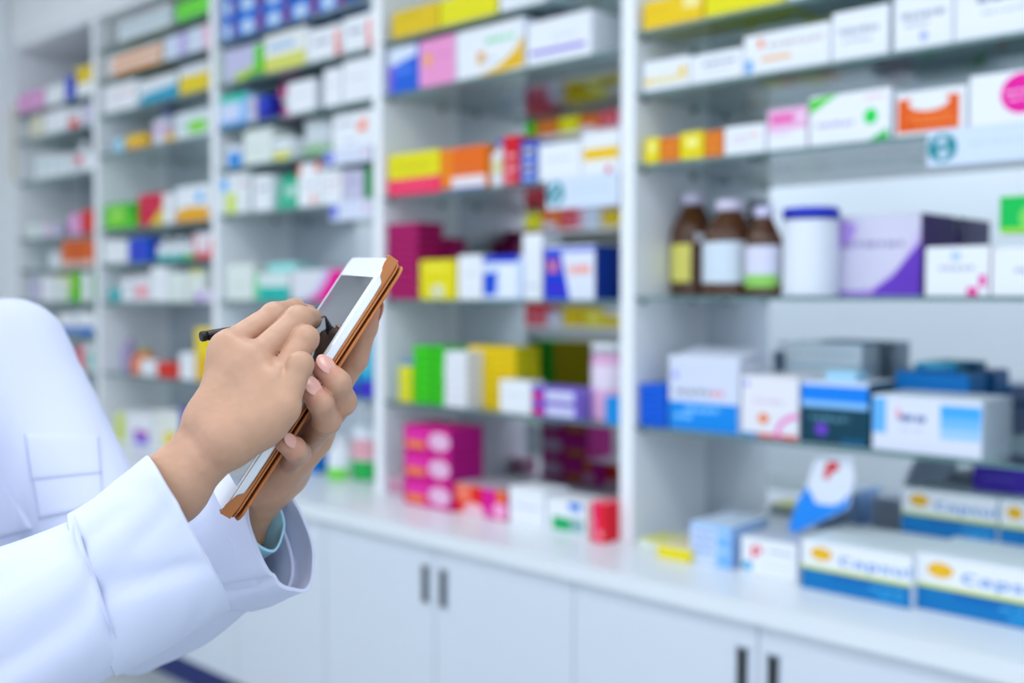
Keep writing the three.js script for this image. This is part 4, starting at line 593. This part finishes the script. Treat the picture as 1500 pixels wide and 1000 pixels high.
// ---------------------------------------------------------------- signed distance modelling, meshed with surface nets
const V = (x, y, z) => [x, y, z];
function cap(px, py, pz, a, b) { // tapered capsule between joints a and b ([x, y, z, r])
  const ax = b[0] - a[0], ay = b[1] - a[1], az = b[2] - a[2], qx = px - a[0], qy = py - a[1], qz = pz - a[2];
  let t = (qx * ax + qy * ay + qz * az) / (ax * ax + ay * ay + az * az + 1e-12); t = t < 0 ? 0 : t > 1 ? 1 : t;
  const dx = qx - ax * t, dy = qy - ay * t, dz = qz - az * t; return Math.sqrt(dx * dx + dy * dy + dz * dz) - (a[3] + (b[3] - a[3]) * t);
}
const smin = (a, b, k) => { const h = Math.max(k - Math.abs(a - b), 0) / k; return Math.min(a, b) - h * h * k * 0.25; };
function chain(list, k) { return (x, y, z) => { let d = 1e9; for (const [a, b] of list) d = d > 1e8 ? cap(x, y, z, a, b) : smin(d, cap(x, y, z, a, b), k); return d; }; }
function mesh(f, lo, hi, h, tint) {
  const n = [0, 1, 2].map(i => Math.ceil((hi[i] - lo[i]) / h) + 1), [nx, ny, nz] = n, val = new Float32Array(nx * ny * nz), id = (i, j, k) => (k * ny + j) * nx + i;
  for (let k = 0; k < nz; k++) for (let j = 0; j < ny; j++) for (let i = 0; i < nx; i++) val[id(i, j, k)] = f(lo[0] + i * h, lo[1] + j * h, lo[2] + k * h);
  const vert = new Int32Array(nx * ny * nz).fill(-1), P = [], I = [];
  const E = []; for (let a = 0; a < 8; a++) for (const b of [1, 2, 4]) if (!(a & b)) E.push([a, a | b]);
  for (let k = 0; k < nz - 1; k++) for (let j = 0; j < ny - 1; j++) for (let i = 0; i < nx - 1; i++) {
    const c = []; let m = 0; for (let a = 0; a < 8; a++) { const v = val[id(i + (a & 1), j + (a >> 1 & 1), k + (a >> 2))]; c.push(v); if (v < 0) m |= 1 << a; }
    if (m === 0 || m === 255) continue;
    let x = 0, y = 0, z = 0, q = 0;
    for (const [a, b] of E) if ((c[a] < 0) !== (c[b] < 0)) { const t = c[a] / (c[a] - c[b]); x += (a & 1) + ((b & 1) - (a & 1)) * t; y += (a >> 1 & 1) + ((b >> 1 & 1) - (a >> 1 & 1)) * t; z += (a >> 2) + ((b >> 2) - (a >> 2)) * t; q++; }
    vert[id(i, j, k)] = P.length / 3; P.push(lo[0] + (i + x / q) * h, lo[1] + (j + y / q) * h, lo[2] + (k + z / q) * h);
  }
  const quad = (a, b, c, d, flip) => { if (a < 0 || b < 0 || c < 0 || d < 0) return; flip ? I.push(a, c, b, a, d, c) : I.push(a, b, c, a, c, d); };
  for (let k = 1; k < nz - 1; k++) for (let j = 1; j < ny - 1; j++) for (let i = 1; i < nx - 1; i++) {
    const v = val[id(i, j, k)] < 0;
    if (v !== val[id(i + 1, j, k)] < 0) quad(vert[id(i, j - 1, k - 1)], vert[id(i, j, k - 1)], vert[id(i, j, k)], vert[id(i, j - 1, k)], !v);
    if (v !== val[id(i, j + 1, k)] < 0) quad(vert[id(i - 1, j, k - 1)], vert[id(i - 1, j, k)], vert[id(i, j, k)], vert[id(i, j, k - 1)], !v);
    if (v !== val[id(i, j, k + 1)] < 0) quad(vert[id(i - 1, j - 1, k)], vert[id(i, j - 1, k)], vert[id(i, j, k)], vert[id(i - 1, j, k)], !v);
  }
  const N = [], Cc = [], e = h * 0.5;
  for (let i = 0; i < P.length; i += 3) {
    let x = P[i], y = P[i + 1], z = P[i + 2];
    let gx = f(x + e, y, z) - f(x - e, y, z), gy = f(x, y + e, z) - f(x, y - e, z), gz = f(x, y, z + e) - f(x, y, z - e); const l = Math.hypot(gx, gy, gz) || 1; gx /= l; gy /= l; gz /= l;
    const d = f(x, y, z); P[i] -= gx * d; P[i + 1] -= gy * d; P[i + 2] -= gz * d; N.push(gx, gy, gz);
    if (tint) Cc.push(...tint(x, y, z));
  }
  const g = new THREE.BufferGeometry(); g.setAttribute('position', new THREE.Float32BufferAttribute(P, 3)); g.setAttribute('normal', new THREE.Float32BufferAttribute(N, 3));
  if (tint) g.setAttribute('color', new THREE.Float32BufferAttribute(Cc, 3));
  g.setIndex(I); return g;
}
function bounds(js, pad) { const lo = [9, 9, 9], hi = [-9, -9, -9]; for (const j of js) for (let i = 0; i < 3; i++) { lo[i] = Math.min(lo[i], j[i] - j[3] - pad); hi[i] = Math.max(hi[i], j[i] + j[3] + pad); } return [lo, hi]; }
const lerp3 = (a, b, t) => a.map((v, i) => v + (b[i] - v) * t);

// ---------------------------------------------------------------- tablet in a tan leather folding case
const tb = FIG.tablet, TL = 0.22, TW = 0.128;
const tablet = thing('tablet', 'white tablet with glossy dark screen in a tan leather folding case', 'tablet', tb.o);
tablet.setRotationFromMatrix(new THREE.Matrix4().makeBasis(new THREE.Vector3(...tb.x), new THREE.Vector3(...tb.y), new THREE.Vector3(...tb.z)));
function roundRect(x0, y0, x1, y1, r) { const s = new THREE.Shape(); s.moveTo(x0 + r, y0); s.lineTo(x1 - r, y0); s.absarc(x1 - r, y0 + r, r, -Math.PI / 2, 0); s.lineTo(x1, y1 - r); s.absarc(x1 - r, y1 - r, r, 0, Math.PI / 2); s.lineTo(x0 + r, y1); s.absarc(x0 + r, y1 - r, r, Math.PI / 2, Math.PI); s.lineTo(x0, y0 + r); s.absarc(x0 + r, y0 + r, r, Math.PI, Math.PI * 1.5); return s; }
const slab = (x0, y0, x1, y1, r, z0, z1, b = 0) => new THREE.ExtrudeGeometry(roundRect(x0 + b, y0 + b, x1 - b, y1 - b, r), { depth: z1 - z0 - 2 * b, bevelEnabled: b > 0, bevelThickness: b, bevelSize: b, bevelSegments: 3, curveSegments: 10 }).translate(0, 0, z0 + b);
part('housing', slab(0, 0, TW, TL, 0.009, 0.0004, 0.0074, 0.0012), M.silver, tablet, null, 'silver rimmed housing');
part('bezel', slab(0.001, 0.001, TW - 0.001, TL - 0.001, 0.008, 0, 0.002), M.bezel, tablet, null, 'white front bezel');
part('screen', slab(0.0065, 0.020, TW - 0.0065, TL - 0.0185, 0.001, -0.0002, 0.001), M.screen, tablet, null, 'dark reflective screen');
part('side_button', new THREE.CapsuleGeometry(0.0008, 0.012, 4, 8), M.silver, tablet, [-0.0001, 0.128, 0.0034]);
const caseBack = part('case_shell', slab(-0.0008, -0.001, TW + 0.0008, TL + 0.001, 0.01, 0.0072, 0.0088, 0.0007), M.leather, tablet, null, 'tan leather shell');
part('piping', slab(0.0004, 0, TW - 0.0004, TL, 0.01, 0.0088, 0.0091), M.leatherIn, caseBack);
part('lining', slab(-0.0006, -0.001, TW + 0.0008, TL + 0.001, 0.01, 0.0091, 0.0108, 0.0007), M.leather, caseBack);
part('folded_cover', slab(-0.0005, -0.001, TW + 0.002, TL + 0.0005, 0.008, 0.0126, 0.0150, 0.001), M.leather, tablet, null, 'tan leather cover folded behind');
part('spine', box(0.003, TL * 0.98, 0.0078, TW + 0.003, TL / 2, 0.0111), M.leather, tablet);
for (const top of [0, 1]) { // leather corner grips that hold the tablet at the near edge
  const s = new THREE.Shape(), y = v => top ? TL - v : v; // profile in (length, thickness)
  [[-0.0012, -0.0007], [0.006, -0.0007], [0.010, 0.0004], [0.016, 0.0030], [0.019, 0.0062], [0.030, 0.0075], [-0.0012, 0.0075]].forEach(([a, b], i) => i ? s.lineTo(y(a), b) : s.moveTo(y(a), b));
  const g = new THREE.ExtrudeGeometry(s, { depth: 0.0014, bevelEnabled: false }); // (x=length, y=thickness, z=out)
  g.applyMatrix4(new THREE.Matrix4().makeBasis(new THREE.Vector3(0, 1, 0), new THREE.Vector3(0, 0, 1), new THREE.Vector3(1, 0, 0))).translate(-0.0016, 0, 0);
  const wrap = box(0.011, 0.0012, 0.0068, 0.0045, top ? TL + 0.0006 : -0.0006, 0.0031);
  part('corner_grip', mergeGeometries([g, wrap.toNonIndexed()].map(q => { q.deleteAttribute('uv'); return q; })), M.leather, tablet, null, 'tan leather corner grip');
}
shadow(tablet);

// ---------------------------------------------------------------- stylus
{
  const [a, b] = FIG.pen.map(p => new THREE.Vector3(...p)), L = a.distanceTo(b);
  const o = thing('stylus', 'slim dark stylus held over the tablet screen', 'stylus', FIG.pen[0]);
  o.quaternion.setFromUnitVectors(new THREE.Vector3(0, 1, 0), b.clone().sub(a).normalize());
  part('nib', lathe([[0, 0], [0.0006, 0.0006], [0.0024, 0.0085], [0.0028, 0.010], [0, 0.010]], 16), M.nib, o);
  part('barrel', lathe([[0, 0.010], [0.0034, 0.0101], [0.0038, 0.014], [0.0038, L - 0.005], [0, L - 0.005]], 20), M.stylus, o);
  part('clicker', lathe([[0, L - 0.005], [0.0032, L - 0.0049], [0.0032, L - 0.004], [0.0040, L - 0.0035], [0.0040, L - 0.0008], [0.0034, L], [0, L]], 20), M.nib, o);
}

// ---------------------------------------------------------------- person
const person = thing('person', 'person in a white lab coat writing on a tablet with a stylus', 'person', FIG.origin, YAW);
const J = FIG.RH, K = FIG.LH;
function handField(j, palm, fingers, kp = 0.011) {
  const p = chain(palm, kp), fs = fingers.map(f => chain(f.map(([a, b], i) => [i ? a : [a[0], a[1], a[2], b[3] * 0.98], [b[0], b[1], b[2], b[3] * 0.95]]), 0.0035));
  return (x, y, z) => {
    let d = p(x, y, z), u = 1e9;
    for (const f of fs) { const q = f(x, y, z); u = u > 1e8 ? q : smin(u, q, 0.0003); }
    return smin(d, u, 0.003) + 0.00018 * noise3(x * 260, y * 260, z * 260);
  };
}
const thin = (j, r) => [j[0], j[1], j[2], r];
const back = (a, b, t, r) => [...[0, 1, 2].map(i => a[i] + (b[i] - a[i]) * t), r ?? a[3]];
const rightPalm = [[J.fR, J.wR], [J.fU, J.wU], [J.gR, J.fR], [J.gU, J.fU], [J.fR, J.fU], [J.wR, J.wU], [J.wR, back(J.I0, J.wR, 0.05, 0.0125)], [J.wR, back(J.M0, J.wR, 0.06, 0.0122)], [thin(J.wU, 0.0155), back(J.R0, J.wU, 0.06, 0.0115)], [J.wU, J.hy], [J.hy, J.P0], [back(J.I0, J.wR, 0.14, 0.0115), back(J.M0, J.wR, 0.14, 0.0115)], [back(J.M0, J.wR, 0.14, 0.0115), back(J.R0, J.wU, 0.16, 0.011)], [back(J.R0, J.wU, 0.16, 0.011), back(J.P0, J.wU, 0.18, 0.0105)], [thin(J.hy, 0.013), back(J.M0, J.wR, 0.3, 0.012)], [J.wR, J.T0], [J.T0, back(J.M0, J.T0, 0.3, 0.009)]];
const rightFingers = [[[J.I0, J.I1], [J.I1, J.I2], [J.I2, J.I3]], [[J.M0, J.M1], [J.M1, J.M2], [J.M2, J.M3]], [[J.R0, J.R1], [J.R1, J.R2], [J.R2, J.R3]], [[J.P0, J.P1], [J.P1, J.P2], [J.P2, J.P3]], [[J.T0, J.T1], [J.T1, J.T2], [J.T2, J.T3]]];
const leftPalm = [[K.f1, K.w1], [K.f2, K.w2], [K.w1, K.w2], [K.f1, K.f2], [K.g1, K.f1], [K.g1, K.f2], [K.w2, K.I0], [K.w2, K.M0], [K.w1, K.R0], [K.w1, K.P0], [back(K.I0, K.w2, 0.12, 0.011), back(K.M0, K.w2, 0.12, 0.011)], [back(K.M0, K.w2, 0.12, 0.011), back(K.R0, K.w1, 0.12, 0.0105)], [back(K.R0, K.w1, 0.12, 0.0105), back(K.P0, K.w1, 0.12, 0.01)], [K.w2, K.T0], [K.T0, back(K.M0, K.T0, 0.3, 0.011)]];
const leftFingers = [[[K.I0, K.I1], [K.I1, K.I2], [K.I2, K.I3]], [[K.M0, K.M1], [K.M1, K.M2], [K.M2, K.M3]], [[K.R0, K.R1], [K.R1, K.R2], [K.R2, K.R3]], [[K.P0, K.P1], [K.P1, K.P2], [K.P2, K.P3]], [[K.T0, K.T1], [K.T1, K.T2], [K.T2, K.T3]]];
const rightHand = handField(J, rightPalm, rightFingers), leftHand = handField(K, leftPalm, leftFingers);
const SKIN = [0.515, 0.298, 0.19], ROSY = [0.555, 0.27, 0.185];
function skinTint(x, y, z) {
  const n = 0.5 + 0.5 * noise3(x * 38, y * 38, z * 38), m = noise3(x * 190 + 9, y * 190, z * 190), t = 0.35 * n;
  let tip = 0; for (const q of [K.M3, K.R3, K.P3, K.I3, J.M3, J.I3]) { const d = Math.hypot(x - q[0], y - q[1], z - q[2]); if (d < 0.014) tip = Math.max(tip, 0.8); }
  return SKIN.map((c, i) => (c + (ROSY[i] - c) * Math.min(1, t + tip * (0.6 + 0.4 * n))) * (1 + 0.03 * m));
}
// trunk, neck, head, arms and legs under the clothes
const mid = FIG.mid, fac = FIG.fac, lef = FIG.left, at = (o, g, y) => [mid[0] + lef[0] * o + fac[0] * g, y, mid[2] + lef[2] * o + fac[2] * g];
const jt = (o, g, y, r) => [...at(o, g, y), r];
const LSH = [...FIG.LS, 0.045], RSH = [...FIG.RS, 0.045];
const trunk = chain([[jt(-0.07, 0, 1.2, 0.09), jt(-0.06, 0, 0.95, 0.085)], [jt(0.07, 0, 1.2, 0.09), jt(0.06, 0, 0.95, 0.085)], [jt(-0.06, 0, 0.95, 0.085), jt(-0.07, 0, 0.82, 0.1)], [jt(0.06, 0, 0.95, 0.085), jt(0.07, 0, 0.82, 0.1)],
  [LSH, RSH], [LSH, [...K.el.slice(0, 3), 0.03]], [[...K.el.slice(0, 3), 0.028], K.g1], [RSH, [...J.el.slice(0, 3), 0.03]], [[...J.el.slice(0, 3), 0.03], J.gR], [jt(0, -0.01, 1.28, 0.055), jt(0, 0.015, 1.4, 0.048)],
  [jt(-0.08, 0, 0.8, 0.085), jt(-0.08, 0.01, 0.45, 0.05)], [jt(0.08, 0, 0.8, 0.085), jt(0.08, 0.01, 0.45, 0.05)], [jt(-0.08, 0.01, 0.45, 0.05), jt(-0.08, 0, 0.1, 0.035)], [jt(0.08, 0.01, 0.45, 0.05), jt(0.08, 0, 0.1, 0.035)]], 0.03);
const headDip = -0.012, headJ = (o, g, y, r) => jt(o, g + 0.035, y + headDip, r);
const headField = chain([[headJ(0, -0.015, 1.535, 0.079), headJ(0, 0.008, 1.515, 0.076)], [headJ(0, 0.03, 1.47, 0.05), headJ(0, 0.038, 1.432, 0.034)], [headJ(0, 0.082, 1.515, 0.008), headJ(0, 0.1, 1.478, 0.012)], [headJ(-0.012, 0.088, 1.476, 0.008), headJ(0.012, 0.088, 1.476, 0.008)],
  [headJ(-0.08, -0.008, 1.52, 0.012), headJ(-0.078, 0, 1.485, 0.009)], [headJ(0.08, -0.008, 1.52, 0.012), headJ(0.078, 0, 1.485, 0.009)], [headJ(-0.016, 0.076, 1.452, 0.008), headJ(0.016, 0.076, 1.452, 0.008)], [jt(0, -0.005, 1.36, 0.05), headJ(0, 0, 1.47, 0.05)]], 0.016);
const [rlo, rhi] = bounds([...rightPalm.flat(), ...rightFingers.flat(2)], 0.004), [llo, lhi] = bounds([...leftPalm.flat(), ...leftFingers.flat(2)], 0.004);
const bodyGeo = mergeGeometries([mesh(rightHand, rlo, rhi, 0.0016, skinTint), mesh(leftHand, llo, lhi, 0.0017, skinTint), mesh(headField, [mid[0] - 0.16, 1.33, mid[2] - 0.16], [mid[0] + 0.2, 1.63, mid[2] + 0.2], 0.005, skinTint), mesh(trunk, [-0.42, 0.06, -0.42], [0.42, 1.44, 0.42], 0.013, skinTint)]);
const body = part('body', bodyGeo, M.skin, person);
function blob(name, mat, parent, c, n, along, w, l, t) { // a small curved plate, such as a nail, lying with normal n
  const N = new THREE.Vector3(...n).normalize(), A = new THREE.Vector3(...along); A.addScaledVector(N, -A.dot(N)).normalize();
  const B = new THREE.Vector3().crossVectors(A, N), g = new THREE.SphereGeometry(1, 18, 12).scale(w, l, t).applyMatrix4(new THREE.Matrix4().makeBasis(B, A, N));
  return part(name, g, mat, parent, c);
}
function nail(tip, dip, n, field, w = 0.0062, l = 0.0084) {
  const N = new THREE.Vector3(...n).normalize(), A = new THREE.Vector3(tip[0] - dip[0], tip[1] - dip[1], tip[2] - dip[2]).normalize(); N.addScaledVector(A, -N.dot(A)).normalize();
  const s = tip.slice(0, 3).map((v, i) => v + A.getComponent(i) * 0.001), p = [...s]; let t = 0; for (let k = 0; k < 40; k++) { const d = field(...p); if (d > -1e-5) break; t -= d; for (let i = 0; i < 3; i++) p[i] = s[i] + N.getComponent(i) * t; }
  blob('fingernail', M.nail, body, p.map((v, i) => v - N.getComponent(i) * 0.0007), [N.x, N.y, N.z], [A.x, A.y, A.z], w, l, 0.0014);
}
nail(K.M3, K.M2, [0.45, 0.45, 0.8], leftHand); nail(K.R3, K.R2, [0.45, 0.45, 0.8], leftHand); nail(K.P3, K.P2, [0.3, 0.55, 0.8], leftHand, 0.0053, 0.007); nail(K.I3, K.I2, [0.8, 0.1, -0.2], leftHand);
nail(J.M3, J.M2, [0.6, 0.7, 0.35], rightHand, 0.0054, 0.0066); nail(J.I3, J.I2, [0.2, 1, -0.1], rightHand, 0.005, 0.006); nail(J.R3, J.R2, [0, -0.3, -1], rightHand); nail(J.P3, J.P2, [0, -0.3, -1], rightHand, 0.0045, 0.0055); nail(J.T3, J.T2, [-0.4, 0.2, -0.9], rightHand, 0.0062, 0.008);
// face
for (const s of [-1, 1]) { blob('eye', M.eye, body, at(s * 0.031, 0.110, 1.513 + headDip), fac, [0, 1, 0], 0.013, 0.006, 0.006); blob('iris', M.iris, body, at(s * 0.031, 0.1152, 1.512 + headDip), fac, [0, 1, 0], 0.0055, 0.0055, 0.002); blob('eyebrow', M.hair, body, at(s * 0.032, 0.113, 1.537 + headDip), fac, [0, 1, 0], 0.017, 0.003, 0.003); }
blob('lips', M.lip, body, at(0, 0.118, 1.452 + headDip), fac, [0, 1, 0], 0.021, 0.006, 0.004);
const hairField = (() => { const f = chain([[headJ(0, -0.03, 1.55, 0.09), headJ(0, -0.005, 1.555, 0.086)], [headJ(0, -0.05, 1.53, 0.08), headJ(0, -0.075, 1.4, 0.045)]], 0.03); return (x, y, z) => { const g = (x - mid[0]) * fac[0] + (z - mid[2]) * fac[2]; return Math.max(f(x, y, z), g - 0.055 - Math.max(0, y - 1.56) * 0.9) + 0.0012 * noise3(x * 160, y * 30, z * 160); }; })();
part('hair', mesh(hairField, [mid[0] - 0.22, 1.3, mid[2] - 0.22], [mid[0] + 0.2, 1.66, mid[2] + 0.2], 0.006), M.hair, person, null, 'dark hair tied back');

// lab coat
const coatBase = chain([[jt(-0.085, 0, 1.19, 0.108), jt(-0.08, 0, 0.98, 0.108)], [jt(0.085, 0, 1.19, 0.108), jt(0.08, 0, 0.98, 0.108)], [jt(-0.08, 0, 0.98, 0.108), jt(-0.085, 0.0, 0.55, 0.135)], [jt(0.08, 0, 0.98, 0.108), jt(0.085, 0.0, 0.55, 0.135)], [[...FIG.LS, 0.056], [...FIG.RS, 0.056]], [jt(0, -0.01, 1.27, 0.075), jt(0, 0, 1.335, 0.066)]], 0.05);
const leftUpper = chain([[[...FIG.LS, 0.058], [...K.el.slice(0, 3), 0.06]]], 0.01), rightUpper = chain([[[...FIG.RS, 0.058], [...J.el.slice(0, 3), 0.06]]], 0.01);
const coatField = (x, y, z) => {
  let d = smin(coatBase(x, y, z), Math.min(leftUpper(x, y, z), rightUpper(x, y, z)), 0.022);
  d += 0.0035 * noise3(x * 9 + y * 3, y * 4.5, z * 9) + 0.0016 * noise3(x * 22 - y * 9, y * 9, z * 22);
  return Math.max(d, 0.62 - y, y - 1.345);
};
const coat = part('lab_coat', mesh(coatField, [-0.42, 0.6, -0.42], [0.42, 1.38, 0.42], 0.0085), M.coat, person, null, 'white cotton lab coat');
// finds the cloth surface along a line, so that sewn-on pieces lie on it
function onCoat(from, to) { const d = to.map((v, i) => v - from[i]), l = Math.hypot(...d), n = d.map(v => v / l); let t = 0.5; for (let k = 0; k < 200; k++) { const v = coatField(from[0] + n[0] * t, from[1] + n[1] * t, from[2] + n[2] * t); if (v < 0.0004) break; t += v * 0.6; if (t > 2.5) break; } return from.map((v, i) => v + n[i] * t); }
function coatNormal(p) { const e = 0.003, g = [0, 1, 2].map(i => { const a = [...p], b = [...p]; a[i] += e; b[i] -= e; return coatField(...a) - coatField(...b); }), l = Math.hypot(...g); return g.map(v => v / l); }
function patch(corners, nu, nv, lift, thick) { // a sewn-on piece of cloth following the coat, with its own thickness
  const P = [], I = [], row = nu + 1;
  for (const side of [0, 1]) for (let j = 0; j <= nv; j++) for (let i = 0; i <= nu; i++) {
    const t = lerp3(lerp3(corners[0], corners[1], i / nu), lerp3(corners[3], corners[2], i / nu), j / nv), p = onCoat(FIG.eye, t), n = coatNormal(p), edge = (i === 0 || j === 0 || i === nu || j === nv) ? 0.4 : 1;
    P.push(...p.map((v, q) => v + n[q] * (side ? -0.002 : lift + thick * edge)));
  }
  const M2 = row * (nv + 1);
  for (let j = 0; j < nv; j++) for (let i = 0; i < nu; i++) { const a = j * row + i; I.push(a, a + row, a + 1, a + 1, a + row, a + row + 1, M2 + a, M2 + a + 1, M2 + a + row, M2 + a + 1, M2 + a + row + 1, M2 + a + row); }
  const rim = []; for (let i = 0; i < nu; i++) rim.push([i, i + 1], [nv * row + i + 1, nv * row + i]); for (let j = 0; j < nv; j++) rim.push([(j + 1) * row, j * row], [j * row + nu, (j + 1) * row + nu]);
  for (const [a, b] of rim) I.push(a, b, M2 + a, b, M2 + b, M2 + a);
  const g = new THREE.BufferGeometry(); g.setAttribute('position', new THREE.Float32BufferAttribute(P, 3)); g.setIndex(I); g.computeVertexNormals(); return g;
}
part('chest_pocket', patch(FIG.pocket, 26, 26, 0.0006, 0.0012), M.coat, coat, null, 'sewn-on chest pocket');
part('pocket_hem', patch([FIG.pocket[0], FIG.pocket[1], lerp3(FIG.pocket[1], FIG.pocket[2], 0.55), lerp3(FIG.pocket[0], FIG.pocket[3], 0.55)], 26, 12, 0.0018, 0.0009), M.coat, coat, null, 'stitched hem of the pocket');

part('front_placket', patch(FIG.placket, 24, 24, 0.0008, 0.0016), M.coat, coat, null, 'buttoned front edge');
// sleeves: lofted shells with turned-back cuffs. ring = top point, bottom point, half depth, tilt
function loft(rings, depth, tilt, nA, nS, fold, thick) {
  const R = rings.map(q => ({ c: [0, 1, 2].map(i => (q[i] + q[i + 3]) / 2), e: [0, 1, 2].map(i => (q[i + 3] - q[i]) / 2) })), P = [], I = [];
  const pick = t => { const f = Math.min(R.length - 1 - 1e-6, t * (R.length - 1)), i = Math.floor(f), u = f - i, g = k => { const p0 = R[Math.max(0, i - 1)][k], p1 = R[i][k], p2 = R[i + 1][k], p3 = R[Math.min(R.length - 1, i + 2)][k]; return p1.map((v, q) => 0.5 * (2 * v + (p2[q] - p0[q]) * u + (2 * p0[q] - 5 * v + 4 * p2[q] - p3[q]) * u * u + (3 * v - p0[q] - 3 * p2[q] + p3[q]) * u ** 3)); }; return { c: g('c'), e: g('e') }; };
  const ring = (t, inset) => {
    const { c, e } = pick(t), c2 = pick(Math.min(1, t + 0.02)).c, c1 = pick(Math.max(0, t - 0.02)).c, ax = new THREE.Vector3(c1[0] - c2[0], c1[1] - c2[1], c1[2] - c2[2]).normalize();
    const E = new THREE.Vector3(...e), len = E.length(), D = new THREE.Vector3().crossVectors(ax, E.clone().normalize()).normalize(); if (D.z < 0) D.negate();
    const b = depth(t), out = [];
    for (let i = 0; i < nA; i++) {
      const a = i / nA * Math.PI * 2, ca = Math.cos(a), sa = Math.sin(a), k = (v, p) => Math.sign(v) * Math.abs(v) ** p, f = 1 + fold(t, a);
      const u = k(ca, 0.8) * (len - inset) * f, w = k(sa, 1.15) * (b - inset) * f, tl = tilt(t) * sa;
      out.push(c[0] + E.x / len * u + D.x * w + ax.x * tl, c[1] + E.y / len * u + D.y * w + ax.y * tl, c[2] + E.z / len * u + D.z * w + ax.z * tl);
    }
    return out;
  };
  const seq = []; for (let s = 0; s <= nS; s++) seq.push([s / nS, 0]); for (let s = nS; s >= 0; s--) seq.push([s / nS, thick]);
  for (const [t, inset] of seq) P.push(...ring(t, inset));
  const n = seq.length; for (let s = 0; s < n; s++) for (let i = 0; i < nA; i++) { const a = s * nA + i, b = s * nA + (i + 1) % nA, c = ((s + 1) % n) * nA + i, d = ((s + 1) % n) * nA + (i + 1) % nA; I.push(a, b, c, b, d, c); }
  const g = new THREE.BufferGeometry(); g.setAttribute('position', new THREE.Float32BufferAttribute(P, 3)); g.setIndex(I); g.computeVertexNormals(); return g;
}
const crease = (t, a, t0, t1, a0, a1, wd, dp) => { if (t < t0 || t > t1) return 0; const u = (t - t0) / (t1 - t0), c = a0 + (a1 - a0) * u, x = (a - c) / wd; return -dp * Math.exp(-x * x) * Math.sin(u * Math.PI); };
const wob = s => (t, a) => 0.03 * noise3(Math.cos(a) * 1.6 + s, Math.sin(a) * 1.6, t * 3.2) + 0.012 * noise3(Math.cos(a) * 3.5 + s, Math.sin(a) * 3.5 + t * 6, t * 5);
const RR = FIG.RS_rings;
part('sleeve_cuff', loft(RR.slice(0, 3), t => 0.042, t => 0.019, 96, 40, (t, a) => wob(3)(t, a) * 0.8 + crease(t, a, -0.1, 1.3, 1.2, 1.75, 0.10, 0.12) + crease(t, a, -0.3, 0.8, 1.95, 1.6, 0.1, 0.05) + crease(t, a, 0.2, 1.4, 2.2, 2.0, 0.16, 0.05), 0.003), M.coat, coat, null, 'wide turned-back cuff');
part('sleeve', loft(RR.slice(1).map((q, i) => i ? q : lerp3(RR[1], RR[2], 0.75)).map(q => [...lerp3(q.slice(0, 3), q.slice(3), 0.025), ...lerp3(q.slice(3), q.slice(0, 3), 0.025)]), t => 0.046 + 0.012 * t, t => 0.019 * (1 - t), 96, 60, (t, a) => wob(8)(t, a) * 1.2 + crease(t, a, -0.1, 0.8, 1.75, 1.2, 0.15, 0.10) + crease(t, a, 0.2, 1, 2.3, 1.9, 0.2, 0.07), 0.003), M.coat, coat);
const LR = FIG.LS_rings;
part('sleeve_cuff', loft(LR.slice(0, 2), t => 0.028 + 0.01 * t, t => -0.004, 96, 30, (t, a) => wob(5)(t, a) * 0.9 + crease(t, a, -0.6, 1.4, 0.95, 1.2, 0.09, 0.09) + 0.05 * Math.abs(Math.cos(a * 2.5 + 0.6)) - 0.03, 0.003), M.coat, coat, null, 'turned-back cuff of the tablet arm');
part('sleeve', loft(LR.slice(0).map((q, i) => i ? q : lerp3(LR[0], LR[1], 0.35)).map(q => [...lerp3(q.slice(0, 3), q.slice(3), 0.03), ...lerp3(q.slice(3), q.slice(0, 3), 0.03)]), t => 0.029 + 0.02 * t, t => 0, 96, 40, wob(2), 0.003), M.coat, coat);
part('shirt_cuff', loft(FIG.shirt_rings, t => 0.02, t => 0, 64, 24, (t, a) => wob(12)(t, a) * 1.6 + 0.04 * Math.cos(a * 4 + t * 3), 0.002), M.shirt, person, null, 'light blue shirt cuff');
// trousers and shoes below the coat
part('trousers', mesh(chain([[jt(-0.08, 0, 0.85, 0.1), jt(-0.085, 0, 0.45, 0.075)], [jt(0.08, 0, 0.85, 0.1), jt(0.085, 0, 0.45, 0.075)], [jt(-0.085, 0, 0.45, 0.075), jt(-0.085, 0, 0.1, 0.062)], [jt(0.085, 0, 0.45, 0.075), jt(0.085, 0, 0.1, 0.062)]], 0.03), [-0.32, 0.03, -0.32], [0.32, 0.97, 0.32], 0.012), M.trousers, person);
for (const s of [-1, 1]) part('shoe', mesh((x, y, z) => Math.max(chain([[jt(s * 0.085, -0.03, 0.045, 0.042), jt(s * 0.09, 0.13, 0.03, 0.036)], [jt(s * 0.085, -0.02, 0.06, 0.042), jt(s * 0.085, 0, 0.11, 0.04)]], 0.03)(x, y, z), 0.002 - y), [-0.35, -0.01, -0.35], [0.35, 0.17, 0.35], 0.008), M.shoe, person);
shadow(person);
renderer.render(scene, camera);
